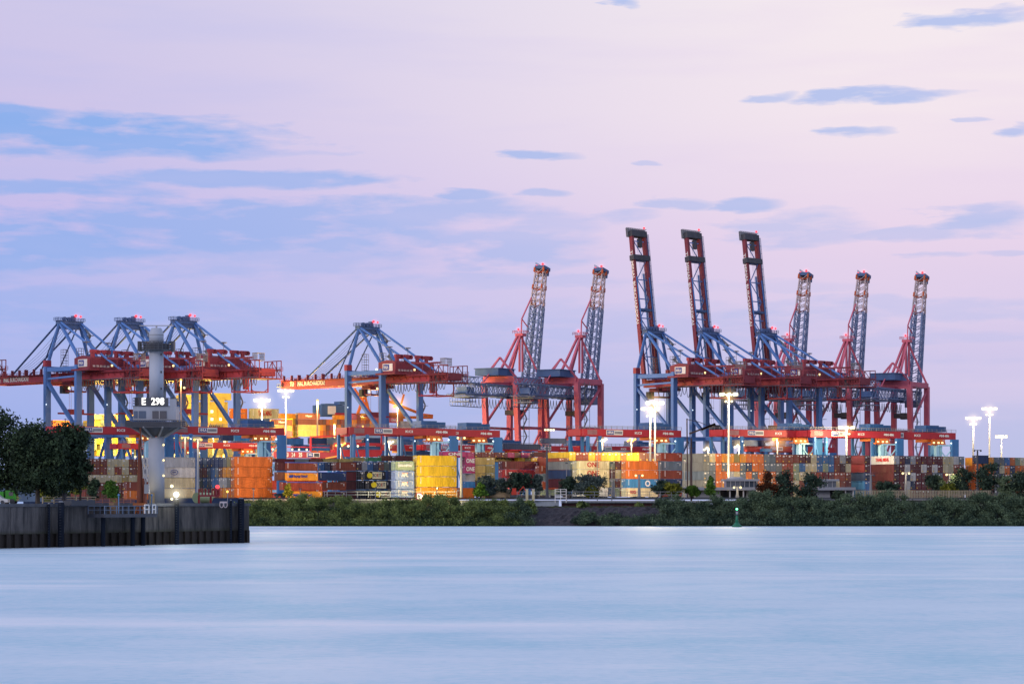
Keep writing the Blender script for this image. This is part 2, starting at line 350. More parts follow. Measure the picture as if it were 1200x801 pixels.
# ------------------------------------------------------------------ STS cranes (blue)
def hand(M, b, names=None): pass
def crane_blue(boom_up):
    root = empty('ship_to_shore_crane', (0,0,0))
    LX, SY = 7.7, 13.5
    for x in (-LX, LX):
        for y in (-SY, SY):
            MB().beam((x,y,1.6),(x,y,47.8),1.9).build('leg', blue, root)
            b = MB()
            for k in (-1.6, 1.6): b.box(x-1.2+k, x+1.2+k, y-.5, y+.5, .35, 1.5); b.tube((x+k-.6,y-.3,.4),(x+k-.6,y+.3,.4),.4); b.tube((x+k+.6,y-.3,.4),(x+k+.6,y+.3,.4),.4)
            b.build('bogie', dark, root)
        c = MB().box(x-1.05,x+1.05,SY-1.05,SY+1.05,47.8,50).build('leg_cap', red, root)
    b = MB()
    for x in (-LX, LX):
        b.beam((x,-SY+.95,22.8),(x,SY-.95,22.8),1.2,1.6); b.beam((x,-SY+.95,46.6),(x,SY-.95,46.6),1.1,1.5)
        b.beam((x,-SY+.95,3.2),(x,SY-.95,3.2),1.2,1.6)
        b.beam((x,SY-.6,42),(x,-SY+.6,24.4),1.1); b.beam((x,SY-.9,43.3),(x,-SY+.9,43.8),.7)
        b.beam((x,0,22),(x,-SY+.6,5),.7); b.beam((x,0,22),(x,SY-.6,5),.7)
    for y in (-SY, SY):
        b.beam((-LX+.95,y,46.9),(LX-.95,y,46.9),1.3,1.9); b.beam((-LX+.95,y,22.8),(LX-.95,y,22.8),1.0,1.2)
        b.beam((-LX+.95,y,3.6),(LX-.95,y,3.6),1.2,1.8)
    b.build('portal_frame', blue, root)
    # stair tower on the near land leg
    s = MB()
    for k in range(11):
        z = 3+k*4; sgn = 1 if k % 2 else -1
        s.beam((LX+1.4,-SY+sgn*1.6,z),(LX+1.4,-SY-sgn*1.6,z+3.6),.35,.5); s.box(LX+1,LX+2.2,-SY-2.4,-SY+2.4,z+3.7,z+3.85)
    s.build('stairway', steel, root)
    # girders
    g = MB()
    for x in (-3,3): g.box(x-.6,x+.6,-42,15,42.6,45.5)
    for y in np.arange(-40, 15, 9.0): g.box(-2.4,2.4,y-.4,y+.4,43.4,44.6)
    g.build('girder', red, root)
    # walkways with railings
    wk = MB()
    for x in (-4.3,4.3):
        wk.box(x-.55,x+.55,-56,14,44.9,45.05); wk.rail([(x+(.55 if x>0 else -.55),-56,45.05),(x+(.55 if x>0 else -.55),14,45.05)],1.2,2.4,.06)
        for y in np.arange(-55,14,5.): wk.beam((x,y,44.9),(x*.85,y,43.6),.15)
    wk.build('walkway', darkred, root)
    # festoon loops
    c = MB(); y = -55
    while y < -4:
        w_ = random.uniform(2.0,3.0); dp = random.uniform(2.6,4.3)
        c.path([(-4.2,y+w_*t,42.4-dp*(1-(2*t-1)**2)**.8) for t in np.linspace(0,1,9)], .13, 4); y += w_
    c.box(-4.35,-4.05,-56,0,42.35,42.6)
    c.build('festoon_cable', cable, root)
    # rear platform
    rp = MB()
    rp.box(-4.2,4.2,-57,-43,41.9,42.3)
    for x in (-4,4): 
        for y in (-56.5,-53,-49.5,-46,-43.5): rp.beam((x,y,42.3),(x,y,48.4),.25)
        rp.beam((x,-56.5,48.4),(x,-43.5,48.4),.3); rp.beam((x,-56.5,45.3),(x,-43.5,45.3),.3)
        rp.beam((x,-56.5,42.3),(x,-49.5,48.4),.2); rp.beam((x,-49.5,48.4),(x,-43.5,42.3),.2)
    rp.rail([(-4.4,-57,42.3),(-4.4,-43,42.3)],1.2,1.5); rp.rail([(-4.4,-57,42.3),(4.4,-57,42.3)],1.2,1.5)
    rp.rail([(-4,-52,48.5),(-4,-44,48.5)],1.2,1.5)
    rp.build('rear_platform', darkred, root)
    q = MB(); q.box(-2.6,2.6,-55,-50.2,42.9,45.6); q.box(-2.2,2.2,-50.1,-48,42.9,44.9)
    for k in range(6): q.tube((-3.5,-55+k*1.5,44.3),(-2.5,-55+k*1.5,44.3),.55)
    q.build('winch_unit', darkred, root)
    q = MB(); q.box(-2.6,1.6,-46.4,-44.2,42.6,46.2); q.build('electrical_cabinet', dark, root)
    q = MB(); q.rail([(-3.2,-53,48.4),(-3.2,-49.6,48.4)],2.6,.8,.09); q.rail([(-.6,-53,48.4),(-.6,-49.6,48.4)],2.6,.8,.09); q.box(-3.4,-.4,-53.2,-49.4,48.3,48.42); q.box(-3.4,-.4,-53.2,-49.4,50.9,51.05); q.build('lookout_cage', steel, root)
    q = MB().beam((-3.2,-49,49.4),(-3.2,-27,49.8),.5); q.beam((-3.2,-36,49.6),(-3.2,-36,45.5),.3); q.build('service_boom', darkred, root)
    # hanging maintenance frame
    mf = MB()
    for x in (-3.6,3.6):
        mf.beam((x,-47,42.6),(x,-47,37.6),.35); mf.beam((x,-34,42.6),(x,-34,37.6),.35); mf.beam((x,-47,37.6),(x,-34,37.6),.45)
        mf.beam((x,-47,38.8),(x,-44,37.7),.2); mf.beam((x,-34,38.8),(x,-37,37.7),.2)
    for y in (-47,-34): mf.beam((-3.6,y,37.6),(3.6,y,37.6),.35)
    mf.box(-1,.6,-38.6,-37,38.6,42.4)
    mf.build('hanging_frame', red, root)
    # machinery house
    h = MB(); x0,x1,y0,y1,z0,z1,zr = -8,8,-24.2,-11,46.2,50.1,51.0
    ym = (y0+y1)/2
    h.add([(x0,y0,z0),(x1,y0,z0),(x1,y1,z0),(x0,y1,z0),(x0,y0,z1),(x1,y0,z1),(x1,y1,z1),(x0,y1,z1),(x0,ym,zr),(x1,ym,zr)],
          [(0,3,2,1),(0,1,5,4),(2,3,7,6),(0,4,8,7,3),(1,2,6,9,5),(4,5,9,8),(8,9,6,7)])
    h.box(x0-.8,x1+.8,y0-.9,y1+.8,45.55,46.19); h.rail([(x0-.8,y0-.9,46.2),(x1+.8,y0-.9,46.2)],1.1,1.4,.05)
    for k in range(-7,8): h.box(k-.05,k+.05,y0-.07,y0-.01,46.3,50)
    hs = h.build('machinery_house', darkred, root)
    for k in range(4):
        x = -5.8+k*3.7+(.9 if k > 1 else 0); d = MB(); yv = -21.3
        d.tube((x,yv,50.2),(x,yv,52.0),.75,n=12); d.box(x-.8,x+1.9,yv-.8,yv+.8,51.9,53.1); d.tube((x+1.7,yv-.8,52.3),(x+1.7,yv+.8,52.3),.8,n=12); d.tube((x+1.8,yv,51.5),(x+1.8,yv,52.1),.7,n=10)
        d.build('roof_duct', red, hs)
    MB().box(x0-.16,x0-.03,-22.2,-14.6,46.9,49.6).build('sign_panel', markw, hs)
    MB().box(x0-.22,x0-.17,-19.6,-15.2,47.2,49.3).build('sign_field', signblue, hs)
    put_text('sign_lettering','HHLA',1.5,markw,hs,(x0-.26,-17.4,48.2),(0,-1,0),(0,0,1),width=3.4,bold=.05)
    b = MB()
    for k in range(5): b.box(x0+1+k*1.25,x0+1.9+k*1.25,y0-.12,y0-.075,46.75,47.5)
    b.build('window', white, hs)
    MB().box(x0+7.4,x0+8.0,y0-.3,y0-.13,47.2,47.9).build('lamp', smalllamp, hs)
    for xx in (-4.5, 3.0):   # aerials on the roof
        a = MB(); a.beam((xx,-13,50.4),(xx,-13,56),.14); a.lathe([(.05,0),(1.2,.25),(1.1,.5),(.1,.6)],10,(xx,-13,55.8)); a.build('floodlight_mast', steel, hs)
    # trolley with cab
    t = MB(); t.box(-3.4,3.4,4,11,40.9,42.3); t.box(-2.8,2.8,5,10,38.6,39.2)
    for x in (-3.2,3.2):
        for y in (5,10): t.beam((x,y,42.3),(x*.8,y,39),.25)
    t.box(-2.5,2.5,-3,3,41.2,42.4)
    t.rail([(-3.6,4,41),(-3.6,11,41)],1.2,1.2)
    tr = t.build('trolley', darkred, root)
    MB().box(-3.3,-.9,11.2,13.6,38.2,41).build('driver_cab', dark, tr)
    if not boom_up:
        MB().ball((-3,6,40),.4,6).ball((-3.3,-1,41),.4,6).build('lamp', smalllamp, tr)
    # spreader hanging on ropes
    sp = MB(); sp.box(-6,6,6.4,8.6,26.5,27.1) if boom_up else sp.box(-6,6,6.4,8.6,30.5,31.1)
    zb = 27.1 if boom_up else 31.1
    for x in (-2,2):
        for y in (6.7,8.3): sp.tube((x,y,zb),(x,y,40.9),.05,n=4)
    sp.box(-2.4,2.4,6.2,8.8,zb,zb+1.3)
    sp.build('spreader', dark if boom_up else red, root)
    # electrical boxes and light frames on portal top
    for (x,y) in ((-4.8,5.5),(4.8,-7.5),(-5.2,-9)):
        e = MB()
        for k in range(4):
            e.rail([(x-.9,y-.9,46+k*2.0),(x+.9,y-.9,46+k*2.0)],1.9,1.8,.06); e.rail([(x-.9,y+.9,46+k*2.0),(x+.9,y+.9,46+k*2.0)],1.9,1.8,.06); e.box(x-1,x+1,y-1,y+1,47.8+k*2.0,47.9+k*2)
        e.build('ladder_tower', steel, root)
    # apex
    a = MB(); a.box(-4.2,4.2,11.4,14.8,63.6,64.7); a.box(-4,4,12,14,61.8,63.6)
    a.rail([(-4.7,11,64.8),(4.7,11,64.8),(4.7,15.2,64.8),(-4.7,15.2,64.8),(-4.7,11,64.8)],1.1,1.1,.06); a.box(-4.7,4.7,11,15.2,64.71,64.85)
    a.tube((-1.8,12.5,65.6),(-1.8,13.8,65.6),.7); a.tube((-.2,12.5,65.6),(-.2,13.8,65.6),.7); a.box(.8,1.8,12,14,64.9,66.8)
    ap = a.build('apex_platform', paint('platform blue',(.09,.16,.34)), root)
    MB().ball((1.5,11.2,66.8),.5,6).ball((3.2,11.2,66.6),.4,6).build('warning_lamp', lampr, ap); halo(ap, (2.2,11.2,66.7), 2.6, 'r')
    s = MB()
    for sx_ in (-1,1):
        s.tube((sx_*LX,SY,47.8),(sx_*3.6,13,63.8),.62,n=8); s.tube((sx_*3.6,12.4,63.8),(sx_*3.1,-9.5,45.6),.62,n=8)
    s.build('a_frame', blue, root)
    s = MB()
    for sx_ in (-1,1): s.tube((sx_*3.6,12,64.2),(sx_*3,-38.6,45.5),.42,n=7)
    s.build('backstay', blue, root)
    # stair on the A frame
    s = MB(); pz = [(4.3,10,62),(4.3,5.5,59.5),(4.3,7.5,57.8),(4.3,2.5,55),(4.3,5,53.5),(4.3,-2,50.5),(4.3,1,48.8),(4.3,-4,46)]
    for p_, q_ in zip(pz, pz[1:]): s.beam(p_, q_, .5, .7); s.box(q_[0]-.9,q_[0]+.9,q_[1]-.9,q_[1]+.9,q_[2]-.1,q_[2]+.15)
    s.build('stairway', steel, root)
    # boom
    b = MB(); L_ = 61 if not boom_up else 59
    hy, hz = 15.2, 44.2
    tk = .6 if not boom_up else .46; zl = 1.6 if not boom_up else 1.0
    for x in (-3,3): b.box(x-tk,x+tk,hy,hy+L_,hz-zl,hz+1.3)
    b.box(-3.5,3.5,hy+L_,hy+L_+1.2,hz-1.6,hz+1.3)
    rails = MB()
    for x in ((-4.2,4.2) if not boom_up else (3.6,)): rails.box(x-.5,x+.5,hy,hy+L_,hz+1.0,hz+1.12); 
    for x in ((-4.65,4.65) if not boom_up else (3.9,)): rails.rail([(x,hy,hz+1.1),(x,hy+L_,hz+1.1)],1.1,3.0,.06)
    for k in range(9 if not boom_up else 0): rails.box(-5.2 if k%3 else -5.6,-4.4,hy+4+k*6.6,hy+4.5+k*6.6,hz+1.1,hz+3.2)
    tie = MB()
    for k in range(8):
        y_ = hy+3+k*7.6
        tie.beam((-2.4,y_,hz+.6),(2.4,y_,hz+.6),.35)
        if k < 7: tie.beam((-2.4 if k%2 else 2.4,y_,hz+.6),(2.4 if k%2 else -2.4,y_+7.6,hz+.6),.28)
    for x in (-2.1,2.1): tie.beam((x,hy+1,hz-1.2),(x,hy+44,hz-1.2),.5,.7)
    cross = MB(); cross.box(-3.9,3.9,hy+48.6,hy+50.6,hz-1.2,hz+2.0)
    cr2 = MB(); cr2.box(-3.4,3.4,hy+28.6,hy+29.5,hz-.8,hz+1.4); cr3 = MB(); cr3.box(-3.6,3.6,hy+L_-1.0,hy+L_+1.3,hz-1.3,hz+1.8); cr3.box(-.2,1.4,hy+L_-5,hy+L_-1.6,hz-.4,hz+.9)
    tip = MB(); tip.box(-4.6,4.6,hy+L_-1,hy+L_+2.5,hz-1.2,hz-.9)
    tip.rail([(-4.6,hy+L_-1,hz-1),(-4.6,hy+L_+2.5,hz-1),(4.6,hy+L_+2.5,hz-1)],1.1,1.0)
    lam = MB().ball((2.5,hy+L_+2.6,hz+1.6),.45,6)
    Mx = Matrix.Translation((0,hy,hz)) @ Matrix.Rotation(R(80.3),4,'X') @ Matrix.Translation((0,-hy,-hz)) if boom_up else Matrix.Identity(4)
    parts = []
    bo = b.xf(Mx).build('boom', red if not boom_up else darkred, root)
    rails.xf(Mx).build('boom_walkway', darkred if not boom_up else navy, bo); tie.xf(Mx).build('boom_truss', blue if boom_up else red, bo)
    cross.xf(Mx).build('cross_beam', dark if boom_up else red, bo); tip.xf(Mx).build('boom_tip_platform', steel, bo); cr2.xf(Mx).build('cross_beam', navy if boom_up else red, bo); cr3.xf(Mx).build('boom_head', dark if boom_up else red, bo)
    if boom_up: lam.xf(Mx).build('warning_lamp', lampr, bo)
    tx = put_text('lettering','TERMINAL BURCHARDKAI',2.3,markw,bo,(0,0,0),(1,0,0),(0,1,0),width=29,bold=.05)
    ex = Vector((0,-1,0)); ey = Vector((0,0,1)); ez = ex.cross(ey)
    T = Matrix(((ex.x,ey.x,ez.x),(ex.y,ey.y,ez.y),(ex.z,ey.z,ez.z))).to_4x4(); T.translation = Vector((-3.66 if not boom_up else -3.52,hy+40-(0 if not boom_up else 2),hz-.15))
    tx.matrix_local = Mx @ T
    st = MB()
    if boom_up:
        for sx_ in (-3,3):
            P1 = Mx @ Vector((sx_,hy+19,hz+1.4)); P2 = Mx @ Vector((sx_,hy+42,hz+1.4))
            st.tube((sx_*1.15,13.4,64.6),P1,.3,n=6); st.tube(P1+Vector((0,-.8,.2)),P2,.28,n=6)
            st.tube((sx_*1.15,13.8,64.6),Mx @ Vector((sx_,hy+24,hz+1.4)),.22,n=6)
            st.tube(Mx @ Vector((sx_*.9,hy+16,hz+3)),Mx @ Vector((sx_*.9,hy+1,hz+3.5)),.3,n=6)
    else:
        for sx_ in (-3,3):
            st.tube((sx_*1.15,13.6,64.4),(sx_,58,hz+1.4),.34,n=6); st.tube((sx_*1.15,13.4,64.2),(sx_,32,hz+1.4),.26,n=6)
    st.build('forestay', navy if not boom_up else blue, root)
    rp_ = MB()
    for k in range(5):
        if boom_up:
            e_ = Mx @ Vector((-1.2+k*.6,hy+L_-2,hz+.5)); rp_.tube((-1.2+k*.6,14,64.5),e_,.05,n=4)
        else:
            a_ = Vector((-1.6+k*.8,13.6,64.3)); b_ = Vector((-1.6+k*.8,64+k*1.5,hz+1.6)); sag = 2.2+k*.6
            rp_.path([a_.lerp(b_,t)-Vector((0,0,sag*4*t*(1-t))) for t in np.linspace(0,1,9)], .06, 4)
    rp_.build('wire_rope', cable, root)
    # lamps under the portal
    lm = MB()
    for (x,y,z) in ((-2,2,48.2),(3,-2,48.3)) if not boom_up else ((-2,-3,48.3),): lm.ball((x,y,z),.5,6)
    lm.ball((-LX-.9,SY-1.5,34),.2,6)
    lm.build('lamp', lampc, root)
    return root
cd = crane_blue(False); cu_ = crane_blue(True)
G1 = 'blue legged container cranes with lowered booms'; G2 = 'blue legged container cranes with raised booms'
CS = (1.2*.866/.682, 1.2*.5/.731, 1.2)
downs = [(-81,1044,'blue container crane at the left edge, only its dark red rear platform in view'),
 (99,1056,'blue container crane with lowered boom above the large trees, leftmost full crane'),
 (170,1058,'blue container crane with lowered boom directly behind the white radar tower'),
 (234,1052,'blue container crane with lowered boom just right of the radar tower'),
 (450,1090,'blue container crane standing alone in the middle with its boom lit orange')]
ups = [(787,1115,'blue legged crane with raised dark red boom, leftmost of the three tallest'),
 (852,1122,'blue legged crane with raised dark red boom, middle of the three tallest'),
 (920,1130,'blue legged crane with raised dark red boom, rightmost of the three tallest')]
for i, (px, D, lb) in enumerate(downs):
    o = cd if i == 0 else copy_tree(cd)
    o.location = gx(px, D); o.rotation_euler.z = R(47); o.scale = CS; tag(o, lb, 'container crane', G1)
for i, (px, D, lb) in enumerate(ups):
    o = cu_ if i == 0 else copy_tree(cu_)
    o.location = gx(px, D); o.rotation_euler.z = R(47); o.scale = CS; tag(o, lb, 'container crane', G2)

# ------------------------------------------------------------------ red lattice boom cranes
def truss(b, p, q, wx, wz, n, r=.18, r0=None, upv=(0,0,1), taper=1.0):
    """box truss from p to q, wx across x, wz along upv"""
    p = Vector(p); q = Vector(q); up = Vector(upv); ax = Vector((1,0,0)); r0 = r0 or r*1.5
    def corner(t, i, j):
        k = 1-(1-taper)*t
        return p.lerp(q, t)+ax*(i*wx/2*k)+up*(j*wz/2*k)
    for i in (-1,1):
        for j in (-1,1): b.beam(corner(0,i,j), corner(1,i,j), r0*2)
    for k in range(n):
        t0, t1 = k/n, (k+1)/n
        for i in (-1,1):
            b.beam(corner(t0,i,-1), corner(t1,i,1) if k%2 else corner(t1,i,1), r*1.6); b.beam(corner(t1,i,-1), corner(t1,i,1), r*1.6)
            if k%2 == 0: b.beam(corner(t0,i,1), corner(t1,i,-1), r*1.2)
        for j in (-1,1):
            b.beam(corner(t0,-1,j), corner(t1,1,j), r*1.5); b.beam(corner(t1,-1,j), corner(t1,1,j), r*1.6)
def crane_red():
    root = empty('ship_to_shore_crane', (0,0,0)); LX = 7.5
    for x in (-LX,LX):
        MB().beam((x,9,1.6),(x,9,48),2.0).build('leg', pink, root)
        MB().beam((x,-8.5,1.6),(x,-12,48),2.0).build('leg', pink, root)
        for y in (9,-8.5):
            b = MB(); b.box(x-3,x+3,y-.6,y+.6,.5,1.6)
            for k in (-2.4,-1.2,0,1.2,2.4): b.tube((x+k,y-.4,.45),(x+k,y+.4,.45),.45)
            b.build('bogie', dark, root)
    b = MB()
    for y in (9,-12): b.beam((-LX,y,48.6),(LX,y,48.6),2.0,2.4)
    for x in (-LX,LX):
        b.beam((x,-12,48.4),(x,9,48.4),1.6,2.1); b.beam((x,-9.2,29),(x,9,29),.8,1.1); b.beam((x,-8.6,4),(x,9,4),1.2,1.6)
        b.beam((x,-10.2,31),(x,8.6,46),.8); b.beam((x,8.6,28),(x,-8.4,10),.7)
    for y in (9,-8.7): b.beam((-LX,y,4),(LX,y,4),1.2,1.6)
    b.beam((-LX,9,29),(LX,9,29),.6,.8)
    b.build('portal_frame', pink, root)
    b = MB()
    b.beam((-LX,-12,49.5),(0,-12,57.6),.7); b.beam((LX,-12,49.5),(0,-12,57.6),.7)
    b.beam((-LX,8.5,49.5),(0,5,67.8),.8); b.beam((LX,8.5,49.5),(0,5,67.8),.8)
    b.beam((-2,-11,49.5),(-.6,4,67.8),.8); b.beam((2.2,-11,49.5),(.6,4,67.8),.8); b.beam((0,-12,57.6),(0,-25,47),.4)
    b.tube((-.5,5,67.5),(-.5,5,52.5),.55,n=6); b.tube((.9,5,67.5),(.9,5,52.5),.55,n=6)
    b.beam((0,5.5,68),(0,6,74.5),.4); b.beam((0,6,74.5),(0,14.2,84),.45); b.beam((0,6,74.5),(0,11,71.5),.35)
    b.build('a_frame', pink, root)
    a = MB(); a.box(-1.8,1.8,3.4,6.6,67.2,68.4); a.rail([(-2.6,2.8,68.4),(2.6,2.8,68.4),(2.6,7.2,68.4),(-2.6,7.2,68.4),(-2.6,2.8,68.4)],1.1,1.3,.06)
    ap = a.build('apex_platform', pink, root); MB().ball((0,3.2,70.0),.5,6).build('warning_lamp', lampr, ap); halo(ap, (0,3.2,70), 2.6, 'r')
    # main lattice girder
    b = MB()
    for x in (-3.4,3.4): truss(b, (x,-43,43.9), (x,12,43.9), 1.4, 4.2, 15, .1, .2)
    b.box(-4.4,4.4,-43,-30,40.2,40.5); b.rail([(-4.6,-46,40.5),(-4.6,-28,40.5)],1.2,1.2); b.box(-4.5,4.5,-47,-43,41,41.2)
    truss(b, (-2,-44,47.6),(-2,-26,47.6),4,2.4,6,.1)
    for y in np.arange(-40,12,6.5): b.beam((-3.4,y,46),(3.4,y,46),.35); b.beam((-3.4,y,41.2),(3.4,y,41.2),.3)
    for y in (-44,-38,-32): 
        for k in range(3): b.beam((-4.4,y+k*2,41),(-4.4,y+k*2,37),.14)
    b.box(-4.4,-4.1,-44,-20,36.8,37.1); b.box(-4.4,4.4,-44,-38,38.4,38.7)
    b.build('lattice_girder', lattice, root)
    c = MB(); y = -34
    while y < 8:
        w_ = random.uniform(2.2,3.0); c.path([(-4.6,y+w_*t,40.6-3.6*(1-(2*t-1)**2)**.8) for t in np.linspace(0,1,8)], .12, 4); y += w_
    c.build('festoon_cable', cable, root)
    q = MB(); q.box(-2.2,2.2,-42,-36,42,44.4); q.build('winch_unit', navy, root); MB().box(-2.4,2.4,-11,-5,41,43).build('electrical_cabinet', navy, root)
    h = MB(); h.box(-6.5,4.5,-21,-8,49.9,52.6); h.box(-6.9,4.9,-21.4,-7.6,52.6,52.9); hs = h.build('machinery_house', navy, root)
    MB().box(-6.62,-6.52,-20.5,-17,50.4,52).build('window', white, hs)
    t = MB(); t.box(-3.2,3.2,-2.5,3,34.4,36.4); t.box(-2.4,0,3.2,5.4,34,36.8)
    for x in (-2,2):
        for y in (-2,2.6): t.tube((x,y,36.4),(x,y,41),.1,n=4)
    t.rail([(-3.4,-2.5,36.4),(-3.4,5,36.4)],1.2,1.2); tr = t.build('trolley', dark, root)
    MB().box(-3.3,-2.0,-2,0,34.5,35.4).build('beacon', smalllamp, tr)
    s = MB()
    for k in range(12): 
        z = 4+k*3.6; sg = 1 if k%2 else -1
        s.beam((8.9,-7-sg*1.4,z),(8.9,-7+sg*1.4,z+3.2),.3,.5); s.box(8.3,9.7,-9.4,-4.8,z+3.3,z+3.45)
    s.rail([(9.7,-9.4,4),(9.7,-9.4,47)],1.1,2.); s.beam((9.7,-9.3,4),(9.7,-9.3,48),.15); s.beam((9.7,-4.9,4),(9.7,-4.9,48),.15)
    s.build('stairway', steel, root)
    # raised lattice boom
    an = R(79); d = Vector((0,math.cos(an),math.sin(an))); n_ = Vector((0,-math.sin(an),math.cos(an)))
    hp = Vector((0,12.5,42)); 
    b = MB(); truss(b, hp+n_*1.2, hp+d*39+n_*1.0, 5.6, 4.4, 12, .16, .3, n_, .82)
    for x in (-2.3,2.3): b.beam(hp+Vector((x,0,0))-n_*1.2, hp+d*39-n_*1.0+Vector((x*.82,0,0)), .9)
    b.rail([hp+Vector((2.9,0,0))-n_*1.6, hp+d*38+Vector((2.4,0,0))-n_*1.6],.9,2.4,.05)
    for k in (12,27): b.beam(hp+d*k-n_*1.4,hp+d*k-n_*4.4,.22); 
    b.box(-3.2,3.2,10.6,14.4,39.4,42.6)
    bo = b.build('boom', lattice, root)
    b = MB(); truss(b, hp+d*39+n_*1.0, hp+d*55.5+n_*.5, 4.6, 3.6, 6, .15, .24, n_, .8)
    b.build('boom_tip_section', paint('pale truss paint',(.5,.42,.45),.6), bo)
    for k in (39.5,46.5,54):
        b = MB(); c_ = hp+d*k+n_*.7
        for i in (-1,1):
            for j in (-1,1): b.beam(c_+Vector((i*2.2,0,0))+n_*j*1.7,c_+Vector((i*2.1,0,0))+n_*j*1.7+d*1.9,.65)
        b.beam(c_+Vector((-2.2,0,0))-n_*1.7,c_+Vector((2.2,0,0))+n_*1.7,.4); b.beam(c_+Vector((2.2,0,0))-n_*1.7,c_+Vector((-2.2,0,0))+n_*1.7,.4)
        b.build('warning_band', paint('signal orange',(.5,.1,.03),.6), bo)
    b = MB(); c_ = hp+d*56
    b.beam(c_-n_*3.2, c_+n_*2.2, 4.6,1.4); b.beam(c_-n_*2.8-d*2.6, c_-n_*2.8, 3.6,1.0); b.rail([c_-n_*3.2+d+Vector((-2,0,0)),c_+n_*2+d+Vector((-2,0,0))],1.0,1.0,.06)
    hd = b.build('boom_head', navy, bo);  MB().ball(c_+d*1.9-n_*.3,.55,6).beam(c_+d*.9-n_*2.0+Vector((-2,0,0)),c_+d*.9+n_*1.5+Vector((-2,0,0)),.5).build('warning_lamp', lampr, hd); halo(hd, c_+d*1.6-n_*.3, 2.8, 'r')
    return root
cr_ = crane_red(); G3 = 'red cranes with raised lattice booms'
reds = [(603,1200,'red legged crane with raised grey lattice boom, leftmost of the lattice cranes'),
 (673.5,1212,'red legged crane with raised lattice boom, just left of the tallest crane trio'),
 (919,1236,'red legged crane with lattice boom standing behind the rightmost tall crane'),
 (988,1240,'red legged lattice boom crane, second from the right end of the row'),
 (1058,1246,'red legged lattice boom crane at the right end of the crane row')]
for i, (px, D, lb) in enumerate(reds):
    o = cr_ if i == 0 else copy_tree(cr_)
    o.location = gx(px, D); o.rotation_euler.z = R(-30); o.scale = (1.2,)*3; tag(o, lb, 'container crane', G3)

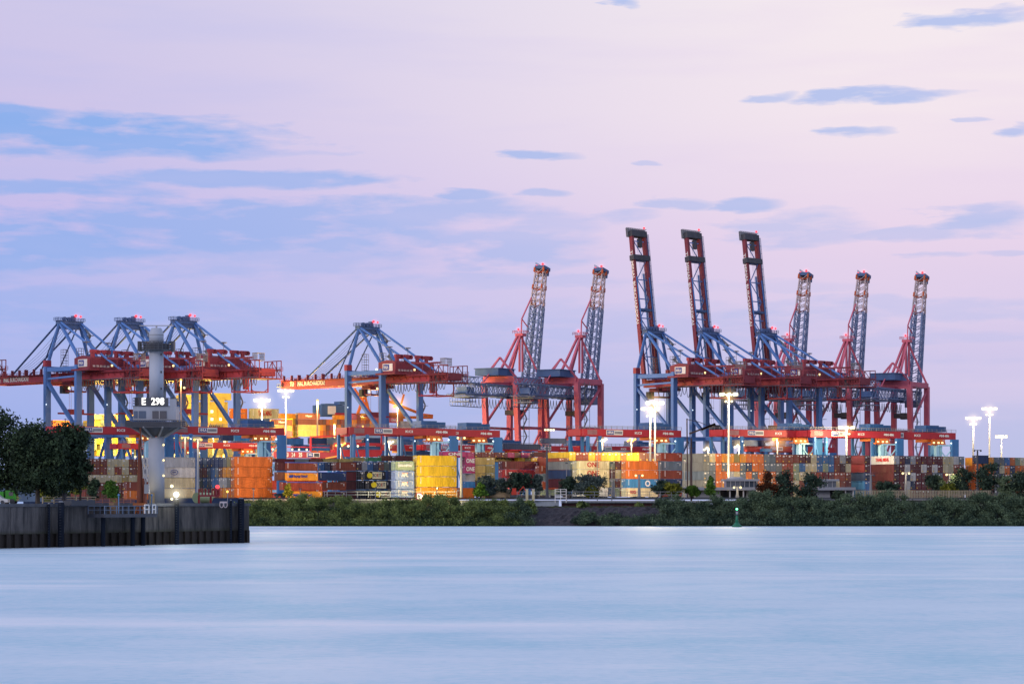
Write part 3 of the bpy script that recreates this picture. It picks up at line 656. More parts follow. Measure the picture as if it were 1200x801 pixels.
# ------------------------------------------------------------------ yard gantry cranes
def gantry():
    root = empty('yard_gantry_crane', (0,0,0)); L_ = 40.6
    MB().box(0,L_,-4.8,-3.4,20.9,23.3).build('girder', rmgred, root); MB().box(0,L_,3.4,4.8,20.9,23.3).build('girder', rmgred, root)
    b = MB()
    b.box(-.4,.4,-3.38,3.38,21,23.2); b.build('end_beam', rmgred, root)
    MB().box(L_-.4,L_+.4,-3.38,3.38,21,23.2).build('end_beam', rmgred, root)
    b = MB(); b.rail([(0,-4.9,23.3),(L_,-4.9,23.3)],1.1,2.2,.05); b.rail([(0,4.9,23.3),(L_,4.9,23.3)],1.1,2.2,.05); b.build('handrail', steel, root)
    for y in (-5.4,5.4):
        MB().box(L_-3.1,L_,y-1.0 if y<0 else y-.2,y+.2 if y<0 else y+1.0,1.4,20.88).build('leg', rmgblue, root)
        b = MB(); b.beam((1.2,y,1.4),(1.2,y,20.88),.8); b.beam((6.2,y,1.4),(6.2,y,20.88),.9); b.beam((1.2,y,20),(6,y,3),.35); b.beam((.2,y,3.4),(7.2,y,3.4),.5)
        b.build('leg', rmgblue, root)
        b = MB(); b.box(L_-4,L_+.6,y-.5,y+.5,.5,1.4); b.box(0,8,y-.5,y+.5,.5,1.4)
        for x in (1,3,5,7,L_-3,L_-1,L_): b.tube((x,y-.3,.45),(x,y+.3,.45),.45)
        b.build('bogie', dark, root)
    b = MB(); b.beam((L_-1.5,-5,2.2),(L_-1.5,5,2.2),.9); b.beam((L_-1.5,-5,16),(L_-1.5,5,4),.4); b.beam((L_-1.5,5,16),(L_-1.5,-5,4),.4)
    b.beam((L_-3.1,-5.6,18.7),(L_-9,-5.6,18.7),.35,.5); b.beam((L_-8,-5.6,17),(L_-3.1,-5.6,12),.3); b.beam((L_-8,-5.6,12),(L_-3.1,-5.6,17),.3); b.beam((L_-3.1,-5.6,12),(L_-9,-5.6,7),.3)
    b.build('brace', cyan, root)
    # trolley with guide column
    b = MB(); b.box(L_-12,L_-5.2,-3.2,3.2,19.9,20.8)
    for k in range(6): b.beam((L_-12+k*1.1,-5.2,18.6),(L_-11.4+k*1.1,-5.2,20.8),.3); b.beam((L_-11.4+k*1.1,-5.2,20.8),(L_-10.9+k*1.1,-5.2,18.6),.3)
    b.box(L_-12.2,L_-5.4,-5.5,-3.3,18.9,19.3); b.box(L_-10.6,L_-6.6,-5.4,-3.4,19.3,20.8)
    tr = b.build('trolley', orange, root)
    MB().box(L_-11.4,L_-10.6,-5.56,-5.42,19.4,19.9).box(L_-9.2,L_-8.4,-5.56,-5.42,19.4,19.9).box(L_-7.4,L_-6.6,-5.56,-5.42,19.4,19.9).build('lamp', smalllamp, tr)
    b = MB(); b.box(L_-9.6,L_-8.2,-5.3,-3.9,8,18.8); b.box(L_-7.6,L_-6.9,-5.3,-4.3,8,18.8); b.build('guide_column', cyan, tr)
    MB().box(L_-13,L_-4.5,-5.9,-3.5,7.2,8).build('spreader', dark, tr)
    # machinery house
    b = MB(); b.box(L_-12.5,L_-6.4,-3,3,23.9,25.9); b.box(L_-6.3,L_-3,-3,3,23.9,25.5); b.box(L_-12.8,L_-2.7,-3.3,3.3,23.6,23.89)
    for k in range(8): b.box(L_-12.2+k*1.15,L_-12.0+k*1.15,-3.12,-3.01,24,25.4)
    b.build('machinery_house', paint('machine house blue', (.03,.11,.3), .55, .3, .3), root)
    MB().box(9.2,16,-4.9,-4.82,21.3,23).build('sign_panel', markw, root)
    MB().box(9.4,12.3,-4.95,-4.91,21.45,22.85).build('sign_field', signblue, root)
    put_text('sign_lettering','HHLA',1.2,markw,root,(10.85,-4.99,22.15),(1,0,0),(0,0,1),width=2.4,bold=.04)
    MB().box(12.6,15.7,-4.95,-4.91,21.7,22.6).build('sign_field', steel, root)
    put_text('lettering','KCI',1.1,markw,root,(22.4,-4.86,22.1),(1,0,0),(0,0,1),width=2.8,bold=.04)
    put_text('lettering','604 40t',1.0,markw,root,(35,-4.86,22.1),(1,0,0),(0,0,1),width=4.6,bold=.08)
    b = MB()
    for k in range(5): b.box(1.5,5.4,-4.88,-4.81,21.4+k*.34,21.58+k*.34)
    b.build('vent_grille', steel, root)
    b = MB().ball((L_-4,-6.8,19.5),.3,6).ball((6,-6,19.2),.25,6); b.build('lamp', lampc, root)
    return root
ga = gantry()
GG = 'red beamed yard gantry cranes over the container stacks'
# left end px of girder front, top py, label
gl = [(66,498.5,'red yard gantry beam lowest behind the big trees and radar tower'),
 (202,499,'red yard gantry right of the radar tower, ending behind a bright floodlight mast'),
 (410,500,'red yard gantry with white and blue sign below the lone blue crane'),
 (466,502,'red yard gantry with blue machinery box right of the lone crane, partly overlapped'),
 (684,502,'red yard gantry left of the tall crane trio with twin white masts before it'),
 (851,502.5,'red yard gantry with sign under the three tallest cranes'),
 (950,503.5,'bright red yard gantry spanning below the lattice cranes'),
 (1018,505,'red yard gantry at the right end above the maroon containers'),
 (139,519,'small distant red gantry seen through the left crane legs'),
 (208,517.5,'orange lit distant gantry above the blue container ends'),
 (402,520,'distant red gantry behind the lit yard lamps, left of centre'),
 (496,520.5,'distant red gantry crossing behind the cyan gantry legs'),
 (528,521,'distant red gantry between the lone crane and the first lattice crane'),
 (610,521.5,'distant red gantry under the left lattice crane'),
 (682,522,'distant red gantry behind the twin white masts'),
 (884,522,'distant red gantry behind the orange lamp under the tall cranes'),
 (896,523,'distant red gantry ending under the second lattice crane')]
for i, (px, top, lb) in enumerate(gl):
    far = i >= 8
    D = 23.9*F/(HZ-top) if not far else 23.9*F/(HZ-top)*1.0
    D = (GZ+23.3-CAMH)*F/(HZ-top)
    o = ga if i == 0 else copy_tree(ga)
    o.location = gx(px, D) + V*4.8; o.rotation_euler.z = TH; tag(o, lb, 'gantry crane', GG)
    if i == 9:
        pass

# ------------------------------------------------------------------ containers
CL, CW, CH = 12.19, 2.44, 2.59
COLS = {'rust brown':(.22,.055,.035),'maroon':(.13,.02,.03),'dark maroon':(.07,.015,.025),'red brown':(.3,.06,.035),'orange':(.62,.16,.03),'yellow orange':(.78,.32,.03),
 'yellow':(.85,.55,.03),'cream':(.6,.55,.36),'white':(.62,.63,.62),'pale grey':(.4,.43,.47),'grey blue':(.13,.18,.24),'grey':(.17,.19,.2),'navy':(.025,.05,.13),
 'blue':(.04,.16,.4),'pale green':(.3,.38,.27),'olive':(.28,.24,.09),'tan':(.42,.32,.12),'magenta':(.45,.04,.18),'pink':(.5,.13,.2),'black':(.02,.022,.03),
 'red':(.48,.04,.05),'green grey':(.1,.14,.12),'periwinkle blue':(.22,.3,.55),'green':(.03,.18,.09),'bright blue':(.05,.24,.55),'brown':(.16,.06,.04)}
def cont_mesh(L_):
    b = MB()
    # corrugated long sides
    n = int(L_/.36); 
    for y, s in ((.05,1),(CW-.05,-1)):
        xs = []; 
        for k in range(n+1):
            x = .16+(L_-.32)*k/n
            xs.append((x, 0 if k%2 else .045))
        for (xa,da),(xb,db) in zip(xs, xs[1:]):
            b.add([(xa,y+s*da,.16),(xb,y+s*db,.16),(xb,y+s*db,CH-.1),(xa,y+s*da,CH-.1)], [(0,1,2,3) if s>0 else (3,2,1,0)])
    b.box(.06,L_-.06,.12,CW-.12,.1,CH-.03)
    for y in (0,CW-.1):
        b.box(.16,L_-.16,y,y+.1,0,.16); b.box(.16,L_-.16,y,y+.1,CH-.1,CH-.005)
        for x in (0,L_-.16): b.box(x,x+.16,y if y==0 else CW-.16,(.16 if y==0 else CW),.12,CH-.12)
    b.box(L_-.1,L_-.01,.16,CW-.16,0.02,CH-.02)
    b.box(.02,.12,.16,CW-.16,0,.14); b.box(.02,.12,.16,CW-.16,CH-.12,CH-.005)
    b.cur = 1
    for x in (-.005,L_-.175):
        for y in (-.005,CW-.165):
            for z in (0,CH-.12): b.box(x,x+.18,y,y+.17,z,z+.12)
    b.cur = 0
    return b.mesh('container_body', [cont, dark])
def door_mesh(kind):
    b = MB(); 
    for y0, y1 in ((.18,CW/2-.01),(CW/2+.01,CW-.18)):
        b.box(.0,.05,y0,y1,.15,CH-.13)
        for k in range(4): b.box(-.03,.0,y0+.06,y1-.06,.3+k*.55,.62+k*.55)
    b.cur = 1
    for y in (.42,.95,1.49,2.02): b.tube((-.08,y,.1),(-.08,y,CH-.06),.028,n=5)
    for y in (.42,.95,1.49,2.02): b.box(-.12,-.05,y-.12,y+.12,1.05,1.12)
    b.cur = 2
    if kind % 2 == 0: b.box(-.055,-.032,1.35,2.1,1.75,2.2)
    b.box(-.055,-.032,.35,.8,2.05,2.25)
    if kind >= 2: b.cur = 3; b.box(-.055,-.032,1.7,2.15,.3,.65)
    if kind == 4:
        b.cur = 1; b.box(-.1,-.04,.4,2.04,.9,2.3); b.cur = 4; b.tube((-.12,1.2,1.6),(-.1,1.2,1.6),.55,n=12); b.box(-.12,-.1,.4,1.0,.4,.8)
    return b.mesh('container_door', [cont, steel, markw, yellowp, dark])
BM = {40: cont_mesh(CL), 20: cont_mesh(6.06)}; DM = [door_mesh(k) for k in range(5)]
REST = []   # deferred list (size, fn)
ORD = ['first','second','third','fourth','fifth','sixth','seventh','eighth','ninth','tenth','eleventh','twelfth','thirteenth','fourteenth','fifteenth','sixteenth','seventeenth','eighteenth','nineteenth','twentieth','twenty first','twenty second','twenty third','twenty fourth','twenty fifth','twenty sixth','twenty seventh','twenty eighth','twenty ninth','thirtieth']
def jit(c, a=.09):
    k = 1+random.uniform(-a, a); return tuple(min(1, x*k) for x in c)+(1,)
def container(loc, kind, L_, H, colour, label, group, rz=None, door=None, low=False):
    """kind 'A' long side towards the viewer, 'B' door end towards the viewer"""
    body = BM[20] if L_ < 8 else BM[40]; base = 6.06 if L_ < 8 else CL
    dr = DM[random.choice((0,1,2,3,2)) if door is None else door]; cc = jit(COLS[colour])
    if low:
        REST.append((Vector(loc), (TH if kind == 'A' else TH+R(90)), (L_/base, 1, H/CH), cc, body, dr)); return None
    o = bpy.data.objects.new('shipping_container', body); col.objects.link(o)
    o.location = loc; o.rotation_euler = (0,0,(TH if kind == 'A' else TH+R(90)) if rz is None else rz)
    o.scale = (L_/base, 1, H/CH); o.color = cc; tag(o, label, 'container', group)
    d = bpy.data.objects.new('door', dr); col.objects.link(d); d.parent = o; d.color = o.color
    return o
MARK = []
for Lx in (CL, 6.06):
    b = MB(); 
    for k in range(4): b.box(Lx-.75,Lx-.5,-.03,-.012,1.95-k*.2,2.07-k*.2)
    for k in range(6): b.box(.95,1.2,-.03,-.012,2.2-k*.28,2.38-k*.28)
    b.box(Lx-1.5,Lx-.9,-.03,-.012,2.1,2.2); MARK.append(b.mesh('marking', markw))
def lpt(line, px):
    """point on the ground line through line=(px0,D0) along U seen at px"""
    P = gx(line[0], line[1], 0); k = (px-600)/F
    t = (k*P.y-P.x)/(U.x-k*U.y); return P+U*t
def side(line, x0, x1, y0, y1, colour, label, group, text=None, tcol=None, tw=None, th=None, tx=.5, door=None):
    a = lpt(line, x0); b = lpt(line, x1); L_ = (b-a).length
    z = CAMH+(HZ-y1)/F*a.y; H = (y1-y0)/F*a.y
    o = container(Vector((a.x,a.y,z)), 'A', L_*.992, H*.985, colour, label, group, door=door)
    if (x1-x0) > 20 and (y1-y0) > 8.5:
        sd_ = 0 if L_ > 8 else 1
        mk = bpy.data.objects.new('marking', MARK[sd_]); col.objects.link(mk); mk.parent = o
    if text:
        base = 6.06 if L_*.992 < 8 else CL; s = L_*.992/base
        t = put_text('logo_lettering', text, th or 1.3, tcol or markw, o, (base*tx,-.03,CH*.52), (1,0,0), (0,0,1), width=(tw or 5)/s, bold=.05)
    return o

RV = 'containers in the long end-on row behind the pavilion'
colR = {
 1: 'grey,cream,orange,yellow orange,yellow orange,olive,yellow orange,orange,orange,orange,grey blue,grey blue,red brown,rust brown,rust brown,rust brown,maroon,dark maroon,cream,blue,blue,blue,rust brown,pale grey,dark maroon',
 2: 'grey,grey blue,orange,grey blue,orange,orange,grey blue,navy,orange,orange,grey blue,grey blue,grey,red brown,red brown,pale green,blue,cream,cream,blue,pale green,blue,rust brown,dark maroon,cream',
 3: 'grey blue,grey blue,orange,orange,pale grey,cream,grey blue,orange,grey blue,orange,orange,orange,grey,red brown,red brown,pale green,cream,cream,rust brown,red brown,maroon,maroon,red brown,red brown,rust brown',
 4: 'grey,navy,orange,yellow orange,orange,grey,cream,orange,grey blue,orange,grey,orange,rust brown,rust brown,maroon,cream,rust brown,blue,rust brown,rust brown,rust brown,pale green,cream,rust brown,maroon',
 5: 'grey,navy,rust brown,orange,rust brown,grey,cream,navy,grey blue,orange,grey,orange,rust brown,rust brown,maroon,cream,rust brown,blue,rust brown,rust brown,maroon,pale green,cream,rust brown,maroon'}
tiers = ['bottom','second','third','fourth','top']
def brow(px0, D0, n, table, H, blockname, group, pitch=2.49, z0=GZ, lowfrom=3):
    P = gx(px0, D0, z0)
    nt_ = len(table)
    for k in range(n):
        for r_, colours in table.items():
            cs = colours.split(',')
            if k >= len(cs) or cs[k] in ('', 'x'): continue
            lev = nt_-r_
            tier = 'top' if lev == nt_-1 else ['bottom','second','third','fourth'][lev]
            Q = P + U*(pitch*(k+1)-.05) + Vector((0,0,lev*H)) + V*random.uniform(-.12,.12)
            container(Q, 'B', CL, H*.985, cs[k], low=(r_ > lowfrom) or (r_ == 3 and n == 25 and 8 <= k <= 17), door=None, group=group, label=f"{cs[k]} container end, {tier} tier, {ORD[k]} stack from left, {blockname}")
brow(824.4, 788, 25, colR, 2.9, 'row behind pavilion', RV)
P_ = gx(824.4, 788, GZ)
# separate single stack and the far right row
def brow_px(px, line, table, n, H, blockname, group, **k):
    a = lpt(line, px); brow(px, a.y, n, table, H, blockname, group, **k)
lineR = (824.4, 788)
brow_px(1013.4, lineR, {1:'dark maroon',2:'maroon',3:'navy',4:'blue',5:'blue'}, 1, 2.9, 'beside the lone white sign container', 'containers in the narrow stack before the gap')
colR2 = {1:'pale grey,maroon,navy,pale grey,maroon,maroon,maroon,maroon,maroon,cream,cream,white,grey blue',
 2:'dark maroon,maroon,white,maroon,maroon,white,maroon,white,maroon,cream,cream,red brown,red brown',
 3:'dark maroon,maroon,navy,white,maroon,maroon,rust brown,grey blue,grey blue,red brown,grey,red brown,orange',
 4:'dark maroon,maroon,white,navy,maroon,maroon,rust brown,navy,maroon,rust brown,grey,rust brown,navy',
 5:'dark maroon,maroon,cream,rust brown,maroon,maroon,maroon,navy,maroon,rust brown,grey,rust brown,navy'}
brow_px(1047.5, lineR, colR2, 13, 2.9, 'far right row', 'containers in the far right row')
yms = [o for o in bpy.data.objects if o.get('group') == 'containers in the far right row' and 'top tier, first stack' in o['label']]
for o in yms: put_text('logo_lettering','YANG MING',1.5,markr,o,(6.1,CW+.03,1.3),(-1,0,0),(0,0,1),width=7,bold=.05); o['label'] = 'pale grey container with red lettering on its long side, top of the far right row'
colR3 = {1:'yellow orange,grey blue,grey,blue,orange,pale green,cream,blue',2:'orange,navy,cream,orange,navy,orange,orange,grey',3:'orange,grey,navy,orange,grey,orange,cream,navy',4:'orange,grey,navy,orange,grey,orange,cream,navy',5:'maroon,grey,navy,orange,grey,orange,cream,navy'}
brow_px(1159, lineR, colR3, 8, 2.88, 'at the right edge', 'containers at the right edge', lowfrom=1)
side(lineR, 1145, 1158.5, 533, 543, 'navy', 'dark navy container side above the right hand trees', 'single containers')
side(lineR, 1145, 1158.5, 543, 553, 'orange', 'orange container side just below the navy one above the trees', 'single containers')
# lettering on the white side of the far right row's corner container
aR = lpt(lineR, 1047.5); cl_ = Vector((aR.x,aR.y,GZ+4*2.9)) + U*(2.49-2.44-.1)

# yellow and orange ends on top, centre right
colT = {1:'yellow,red brown,red brown,yellow,orange,yellow,yellow,yellow,orange,yellow,yellow,brown,brown,dark maroon'}
linT = (667, 742)
def ends(line, px0, px1, n, y0, y1, colours, blockname, group, door=None, low=False):
    a = lpt(line, px0); b = lpt(line, px1); pit = (b-a).length/n
    z = CAMH+(HZ-y1)/F*a.y; H = (y1-y0)/F*a.y
    for k, c in enumerate(colours.split(',')):
        if c in ('x',''): continue
        Q = a + U*(pit*(k+1)-.03) + Vector((0,0,z-a.z)); Q.z = z
        o = container(Q, 'B', CL, H*.985, c, f"{c} container end, {ORD[k]} from left {blockname}", group, door=door, low=low)
        if o: o.scale.y = (pit*.985)/CW
ends(linT, 667, 771, 14, 529, 539.2, colT[1], 'in the bright yellow and orange upper row', 'containers in the yellow and orange upper row')
ends((549,770), 540, 626, 11, 529, 535.2, 'magenta,magenta,maroon,maroon,maroon,maroon,maroon,magenta,brown,magenta,pink', 'in the thin maroon row above the tan ones', 'thin maroon upper row', low=True)
ends((557,775), 569, 607, 5, 535.4, 540.2, 'olive,tan,tan,olive,maroon', 'in the tan row behind the willows', 'tan row', low=True)
ends((557,772), 607, 654, 6, 535.4, 544.6, 'yellow,olive,yellow,red brown,yellow,red brown', 'in the row above the orange side container', 'mixed upper row')
for i, y in enumerate((535.5,545,554.2,563.5)):
    side((557,758), 557, 568.6, y, y+9, ['tan','tan','tan','rust brown'][i], ['tan container with dark mark, topmost of its stack by the magenta pair','tan container with dark mark, second down by the magenta pair','tan container third down by the magenta pair','rust brown container under three tan ones'][i], 'short tan stack')
    ends((557,760), 568.8, 580, 1, y, y+9, ['tan','olive','olive','blue'][i], ['beside the topmost tan container','beside the second tan container','beside the third tan container','under the olive ends near the willows'][i], 'olive ends beside the tan stack')
for i,(y0,y1) in enumerate(((528.6,535),(535.2,544.6),(544.8,554.2))):
    side((545,750), 519 if i==0 else 545.5, 548 if i==0 else 557, y0, y1, 'magenta', ['magenta container side partly behind the yellow stack','magenta container with white lettering, upper of two','magenta container with white lettering, lower of two'][i], 'magenta containers', text='ONE', tw=(5 if i==0 else 3), th=1.9)
side((545,752), 545.5, 557, 554.4, 563.6, 'pale grey', 'pale grey container under the magenta pair', 'single containers')
side((545,752), 545.5, 557, 563.8, 572.6, 'bright blue', 'bright blue container under the pale grey one', 'single containers')
side((535,676), 540.5, 556, 571, 584, 'orange', 'orange lit container low right of the yellow stack', 'single containers')
# maroon group
sd = [((580,735),589,631.5,539.6,549.4,'maroon','maroon long container above the dark round tree'),
 ((580,735),589,631.5,549.6,560,'red','red long container right above the dark round tree',),
 ((580,735),589,631.5,560.2,571,'maroon','maroon container hidden low behind the dark round tree'),
 ((632,735),632,667,545,554.3,'red brown','orange brown long container above the grey one with white lettering'),
 ((632,735),632,667,554.5,563.6,'grey blue','grey long container with white lettering behind the light pole'),
 ((632,735),632,667,563.8,573,'red brown','orange brown container below the grey lettered one'),
 ((632,735),632,660,573.2,580,'pale green','mint green container at the bottom behind the white gate'),
 ((626,775),626,641,529,535,'dark maroon','dark maroon container at the end of the thin upper row'),
 ((645,760),645,667,530.5,540,'olive','olive container with dark mark left of the yellow ends'),
 ((676,722),676,714.5,539.5,549.2,'cream','floodlit cream container with red lettering, upper of two'),
 ((676,722),676,714.5,549.4,559.8,'cream','floodlit cream container with red lettering, lower of two'),
 ((676,722),676,714.5,560,570.5,'cream','cream container below the two red lettered ones'),
 ((676,722),676,714.5,570.7,581,'pale grey','pale grey container at the bottom behind the willow'),
 ((733,724),733.5,771.5,539.5,550,'orange','bright orange container on top right of the cream pair'),
 ((733,724),733.5,771.5,550.2,560.6,'orange','bright orange container directly above the blue one'),
 ((733,724),733.5,771.5,560.8,571,'bright blue','bright blue container with white round emblem'),
 ((733,724),733.5,771.5,571.2,581.4,'cream','cream container with red lettering under the blue one'),
 ((775,735),775,799.5,530,540,'red brown','red brown container topmost left of the grey sided row'),
 ((775,735),775,799.5,540.2,550.4,'grey blue','grey blue container second down left of the grey sided row'),
 ((775,735),775,799.5,550.6,560.6,'rust brown','rust brown container third down left of the grey sided row'),
 ((775,735),775,799.5,560.8,571,'navy','navy container fourth down left of the grey sided row'),
 ((775,735),775,799.5,571.2,581,'red brown','red brown container at the bottom left of the grey sided row')]
txt = {4:('SEA STAR',3.8,1.1,markw),9:('ONE',4.4,2.2,markr),10:('ONE',4.4,2.2,markr),16:('OOCL',2.2,1.2,markr),1:('K',1.2,1.2,markw)}
made = {}
for i, s_ in enumerate(sd):
    t = txt.get(i)
    made[i] = side(*s_[:6], s_[6], 'single long side containers in the middle yard', text=t[0] if t else None, tw=t[1] if t else None, th=t[2] if t else None, tcol=t[3] if t else None, tx=(.22 if i in (16,1) else .5))
MB().tube((8.2,-.05,1.3),(8.2,-.02,1.3),.95,n=20).build('emblem', markw, made[15])
MB().tube((8.2,-.07,1.3),(8.2,-.055,1.3),.55,n=20).build('emblem_centre', paint('emblem blue',(.05,.24,.55)), made[15])
for k, (y0,y1) in enumerate(((539.5,549.8),(550,560.4),(560.6,571),(571.2,581.5))):
    ends((715,728), 715, 733.2, 3, y0, y1, ['green grey,maroon,maroon','dark maroon,cream,pale green','green grey,maroon,cream','navy,pale green,rust brown'][k], f"in the {['top','third','second','bottom'][k]} tier between cream and orange sides", 'containers between the cream and orange sides', low=(k==3))
ends((660,735), 655, 667, 2, 536, 545, 'red brown,brown', 'just left of the cream pair top', 'mixed upper row')
ends((668,726), 667.5, 675.5, 1, 540, 581, 'x', '', '')
for i,(y0,y1) in enumerate(((540,549.8),(550,560.3),(560.5,570.8))):
    ends((668,724), 668, 675.3, 1, y0, y1, ['grey','navy','dark maroon'][i], ['beside the upper cream container','beside the lower cream container','low beside the cream pair'][i], 'dark ends left of the cream pair')

# left blocks, A orientation
LO = (275, 665)
og = 'orange containers in the four high stack'
for i, y in enumerate((534.4,546.6,558.8,571)):
    tier = ['topmost','second from top','third from top','bottom'][i]
    side(LO, 275, 319.5, y, y+12.1, ['orange','orange','orange','orange'][i], f"large orange container, {tier} in the orange stack left of centre", og, door=2)
rowsO = [['olive','grey','navy','navy','navy','navy','grey blue','navy','grey'],['yellow orange','yellow orange','brown','grey blue','blue','grey blue','rust brown','brown','rust brown'],
         ['grey','pale grey','pale grey','blue','blue','grey blue','blue','green grey','grey'],['orange','yellow orange','orange','rust brown','cream','navy','cream','orange','grey']]
aO = lpt(LO, 275)
for r_ in range(4):
    for d in range(1,9):
        z = CAMH+(HZ-(534.4+12.2*(r_+1)))/F*aO.y; H = 12.15/F*aO.y
        Q = aO+V*(2.62*d); Q.z = z
        container(Q, 'A', CL, H*.985, rowsO[r_][d-1], f"{rowsO[r_][d-1]} container end, {ORD[d-1]} left of the orange stack, {['top','third','second','bottom'][r_]} tier", 'container ends beside the orange stack', door=random.choice((1,3,2)), low=(d>1))
LWt = (186, 668); aW = lpt(LWt, 186)
for i, y in enumerate((535,547,559.2,571.6)):
    o = side(LWt, 186, 229, y, y+12, ['pale grey','white','cream','cream'][i], f"{['grey white','white with dark ring emblem','upper cream','lowest cream'][i]} container right of the radar tower, {['topmost','second','third','bottom'][i]} of its stack", 'pale container stack right of the tower')
    if i == 1:
        e = MB()
        for k in range(28):
            a0, a1 = 2*math.pi*k/28, 2*math.pi*(k+1)/28
            e.beam((5.2+1.15*math.cos(a0),-.03,1.35+.65*math.sin(a0)),(5.2+1.15*math.cos(a1),-.03,1.35+.65*math.sin(a1)),.1)
        e.build('emblem', signblue, o); put_text('logo_lettering','OWL',.6,signblue,o,(5.2,-.04,1.35),(1,0,0),(0,0,1),width=1.3)
    for d in (1,2,3,4):
        Q = aW+V*(2.62*d); Q.z = CAMH+(HZ-(y+12))/F*aW.y
        container(Q,'A',CL,12.0/F*aW.y*.985,'white',f"white refrigerated container end, {ORD[d-1]} behind the pale stack, {['top','third','second','bottom'][i]} tier",'refrigerated containers behind the tower',door=4,low=True)
side((150,655), 149, 189, 564, 574, 'rust brown', 'rust brown container with white vertical lettering left of the tower foot', 'containers at the tower foot')
side((150,655), 149, 189, 574.2, 585, 'orange', 'orange container on the ground left of the tower foot', 'containers at the tower foot')
colL = {1:'brown,rust brown,rust brown,cream,cream,cream,rust brown,rust brown',2:'brown,rust brown,rust brown,cream,red brown,cream,rust brown,brown',3:'cream,cream,cream,cream,cream,tan,cream,cream',4:'rust brown,brown,rust brown,cream,rust brown,rust brown,brown,brown',5:'rust brown,brown,rust brown,red brown,rust brown,rust brown,brown,brown'}
for r_ in range(1,6):
    y = 537+(r_-1)*9.4
    ends((108,760), 100, 168, 8, y, y+9.3, colL[r_], f"in the {['top','second','third','fourth','lowest'][r_-1]} row by the derrick mast", 'brown and cream container ends beside the trees', low=(r_ > 2))

# hapag block and its neighbours
mg = 'containers between the orange stack and the black containers'
orgm = [((330,668),334,372.5,541,551,'rust brown','rust brown container with blue top rail, topmost right of the orange stack'),
 ((330,668),326.5,333.8,541,551,'dark maroon','dark maroon short container at the left of the blue railed stack'),  # dark block stands in for shade on the container's left part
 ((330,666),334,373,552.6,562.6,'yellow orange','amber container with dark blue lettering, second tier'),
 ((330,666),326,333.6,552.6,562.6,'brown','brown short container left of the upper amber one'),
 ((330,664),332,378,564.2,573.8,'red brown','red brown container between the two amber lettered ones'),
 ((330,662),339,378,575,584.4,'yellow orange','amber container with dark blue lettering, bottom tier'),
 ((373,686),373.2,406,552.6,562.6,'navy','navy container with bright blue top rail'),
 ((378,686),378.5,406,564.2,573.8,'rust brown','rust brown container right of the red brown one'),
 ((378,686),378.5,406,575,584.4,'dark maroon','dark maroon container at the bottom in shadow'),
 ((394,700),394.5,417,541.2,551,'rust brown','rust brown container in the upper row left of the grey end'),
 ((406,700),406.2,417.5,552.6,584,'dark maroon','x'),]
for i, s_ in enumerate(orgm[:-1]):
    t = i in (2,5)
    o = side(*s_, mg, text='Hapag-Lloyd' if t else None, tcol=signblue, tw=4.6, th=1.1, tx=.45)
    if t: MB().box(1.5,3.0,-.05,-.02,.9,1.7).build('emblem', signblue, o)
    if i in (0,2,4,6,8): MB().box(0,CL if i in (0,2,4) else 6.06 if i!=6 else CL,-.06,.02,CH-.22,CH+.03).build('top_rail', paint('bright blue tarpaulin',(.05,.12,.5)), o)
for i,(y0,y1) in enumerate(((552.6,562.8),(563.4,573.6),(574.2,584.4))):
    side((406,702), 406.4, 417.4, y0, y1, ['maroon','dark maroon','dark maroon'][i], f"dark maroon container {['top','middle','lower'][i]} tier left of the black ones", mg)
ends((373,716), 373, 394, 3, 541.2, 551, 'blue,navy,dark maroon', 'right of the brown railed container', mg)
ends((417,716), 417.5, 463, 7, 540.4, 550.6, 'dark maroon,pale grey,blue,navy,brown,green grey,navy', 'above the black lettered containers', 'dark ends above the black containers')
for i,(y0,y1,xa,xb) in enumerate(((551.4,561.8,428,452),(562.4,573,433,457),(573.6,584.4,438,462))):
    o = side((420,690), xa, xb, y0, y1, 'black', f"black container with white sign panel and yellow disc, {['upper','middle','lower'][i]} of three", 'black lettered containers')
    MB().box(.8+1.3,4.9,-.05,-.02,.35,2.3).build('sign_panel', paint('sign cream',(.8,.75,.5)), o)
    put_text('logo_lettering','BO',1.5,dark,o,(2.75,-.07,1.3),(1,0,0),(0,0,1),width=1.1,bold=.03); put_text('logo_lettering','X',1.5,markr,o,(3.6,-.07,1.3),(1,0,0),(0,0,1),width=.55,bold=.04)
    put_text('logo_lettering','IT',1.5,dark,o,(4.3,-.07,1.3),(1,0,0),(0,0,1),width=.7,bold=.03)
    MB().tube((1.3,-.08,1.3),(1.3,-.02,1.3),.8,n=20).build('disc_emblem', paint('disc yellow',(.85,.7,.03)), o)
    ends((417,712), 417.6, 432.5+i*4.5, 2, y0, y1, 'black,black', f"{['upper','middle','lower'][i]} tier left of the lettered black ones", 'black container ends', door=1, low=True)
    ends((455,712), 452+i*5, 463, 1, y0, y1, 'navy', f"{['upper','middle','lower'][i]} tier between the black and blue lettered ones", 'navy ends beside the black ones', door=1, low=True)
LG = (463.5, 661)
o = side(LG, 463.5, 485.6, 540, 550.6, 'pale green', 'pale green container with white lettering on top of three blue ones', 'short containers with white lettering', text='CHINA SHIPPING', tw=4.4, th=1.0, door=1)
for i, y in enumerate((551.2,561.9,572.8)):
    o = side(LG, 463.5, 485.6, y, y+10.4, 'periwinkle blue', f"light blue container with white letters under an orange bar, {['upper','middle','lower'][i]} of three", 'short containers with white lettering', text='APL', tw=2.2, th=1.6, door=1)
    MB().box(2.1,4.0,-.05,-.02,1.75,2.05).build('logo_bar', orange, o)
for i, y in enumerate((533,545.4,557.9,570.4)):
    side((489,664), 489, 535.5, y, y+12.2, 'yellow' if i < 3 else 'yellow orange', f"large yellow container, {['topmost','second','third','bottom'][i]} of the yellow stack", 'yellow four high stack', door=2)
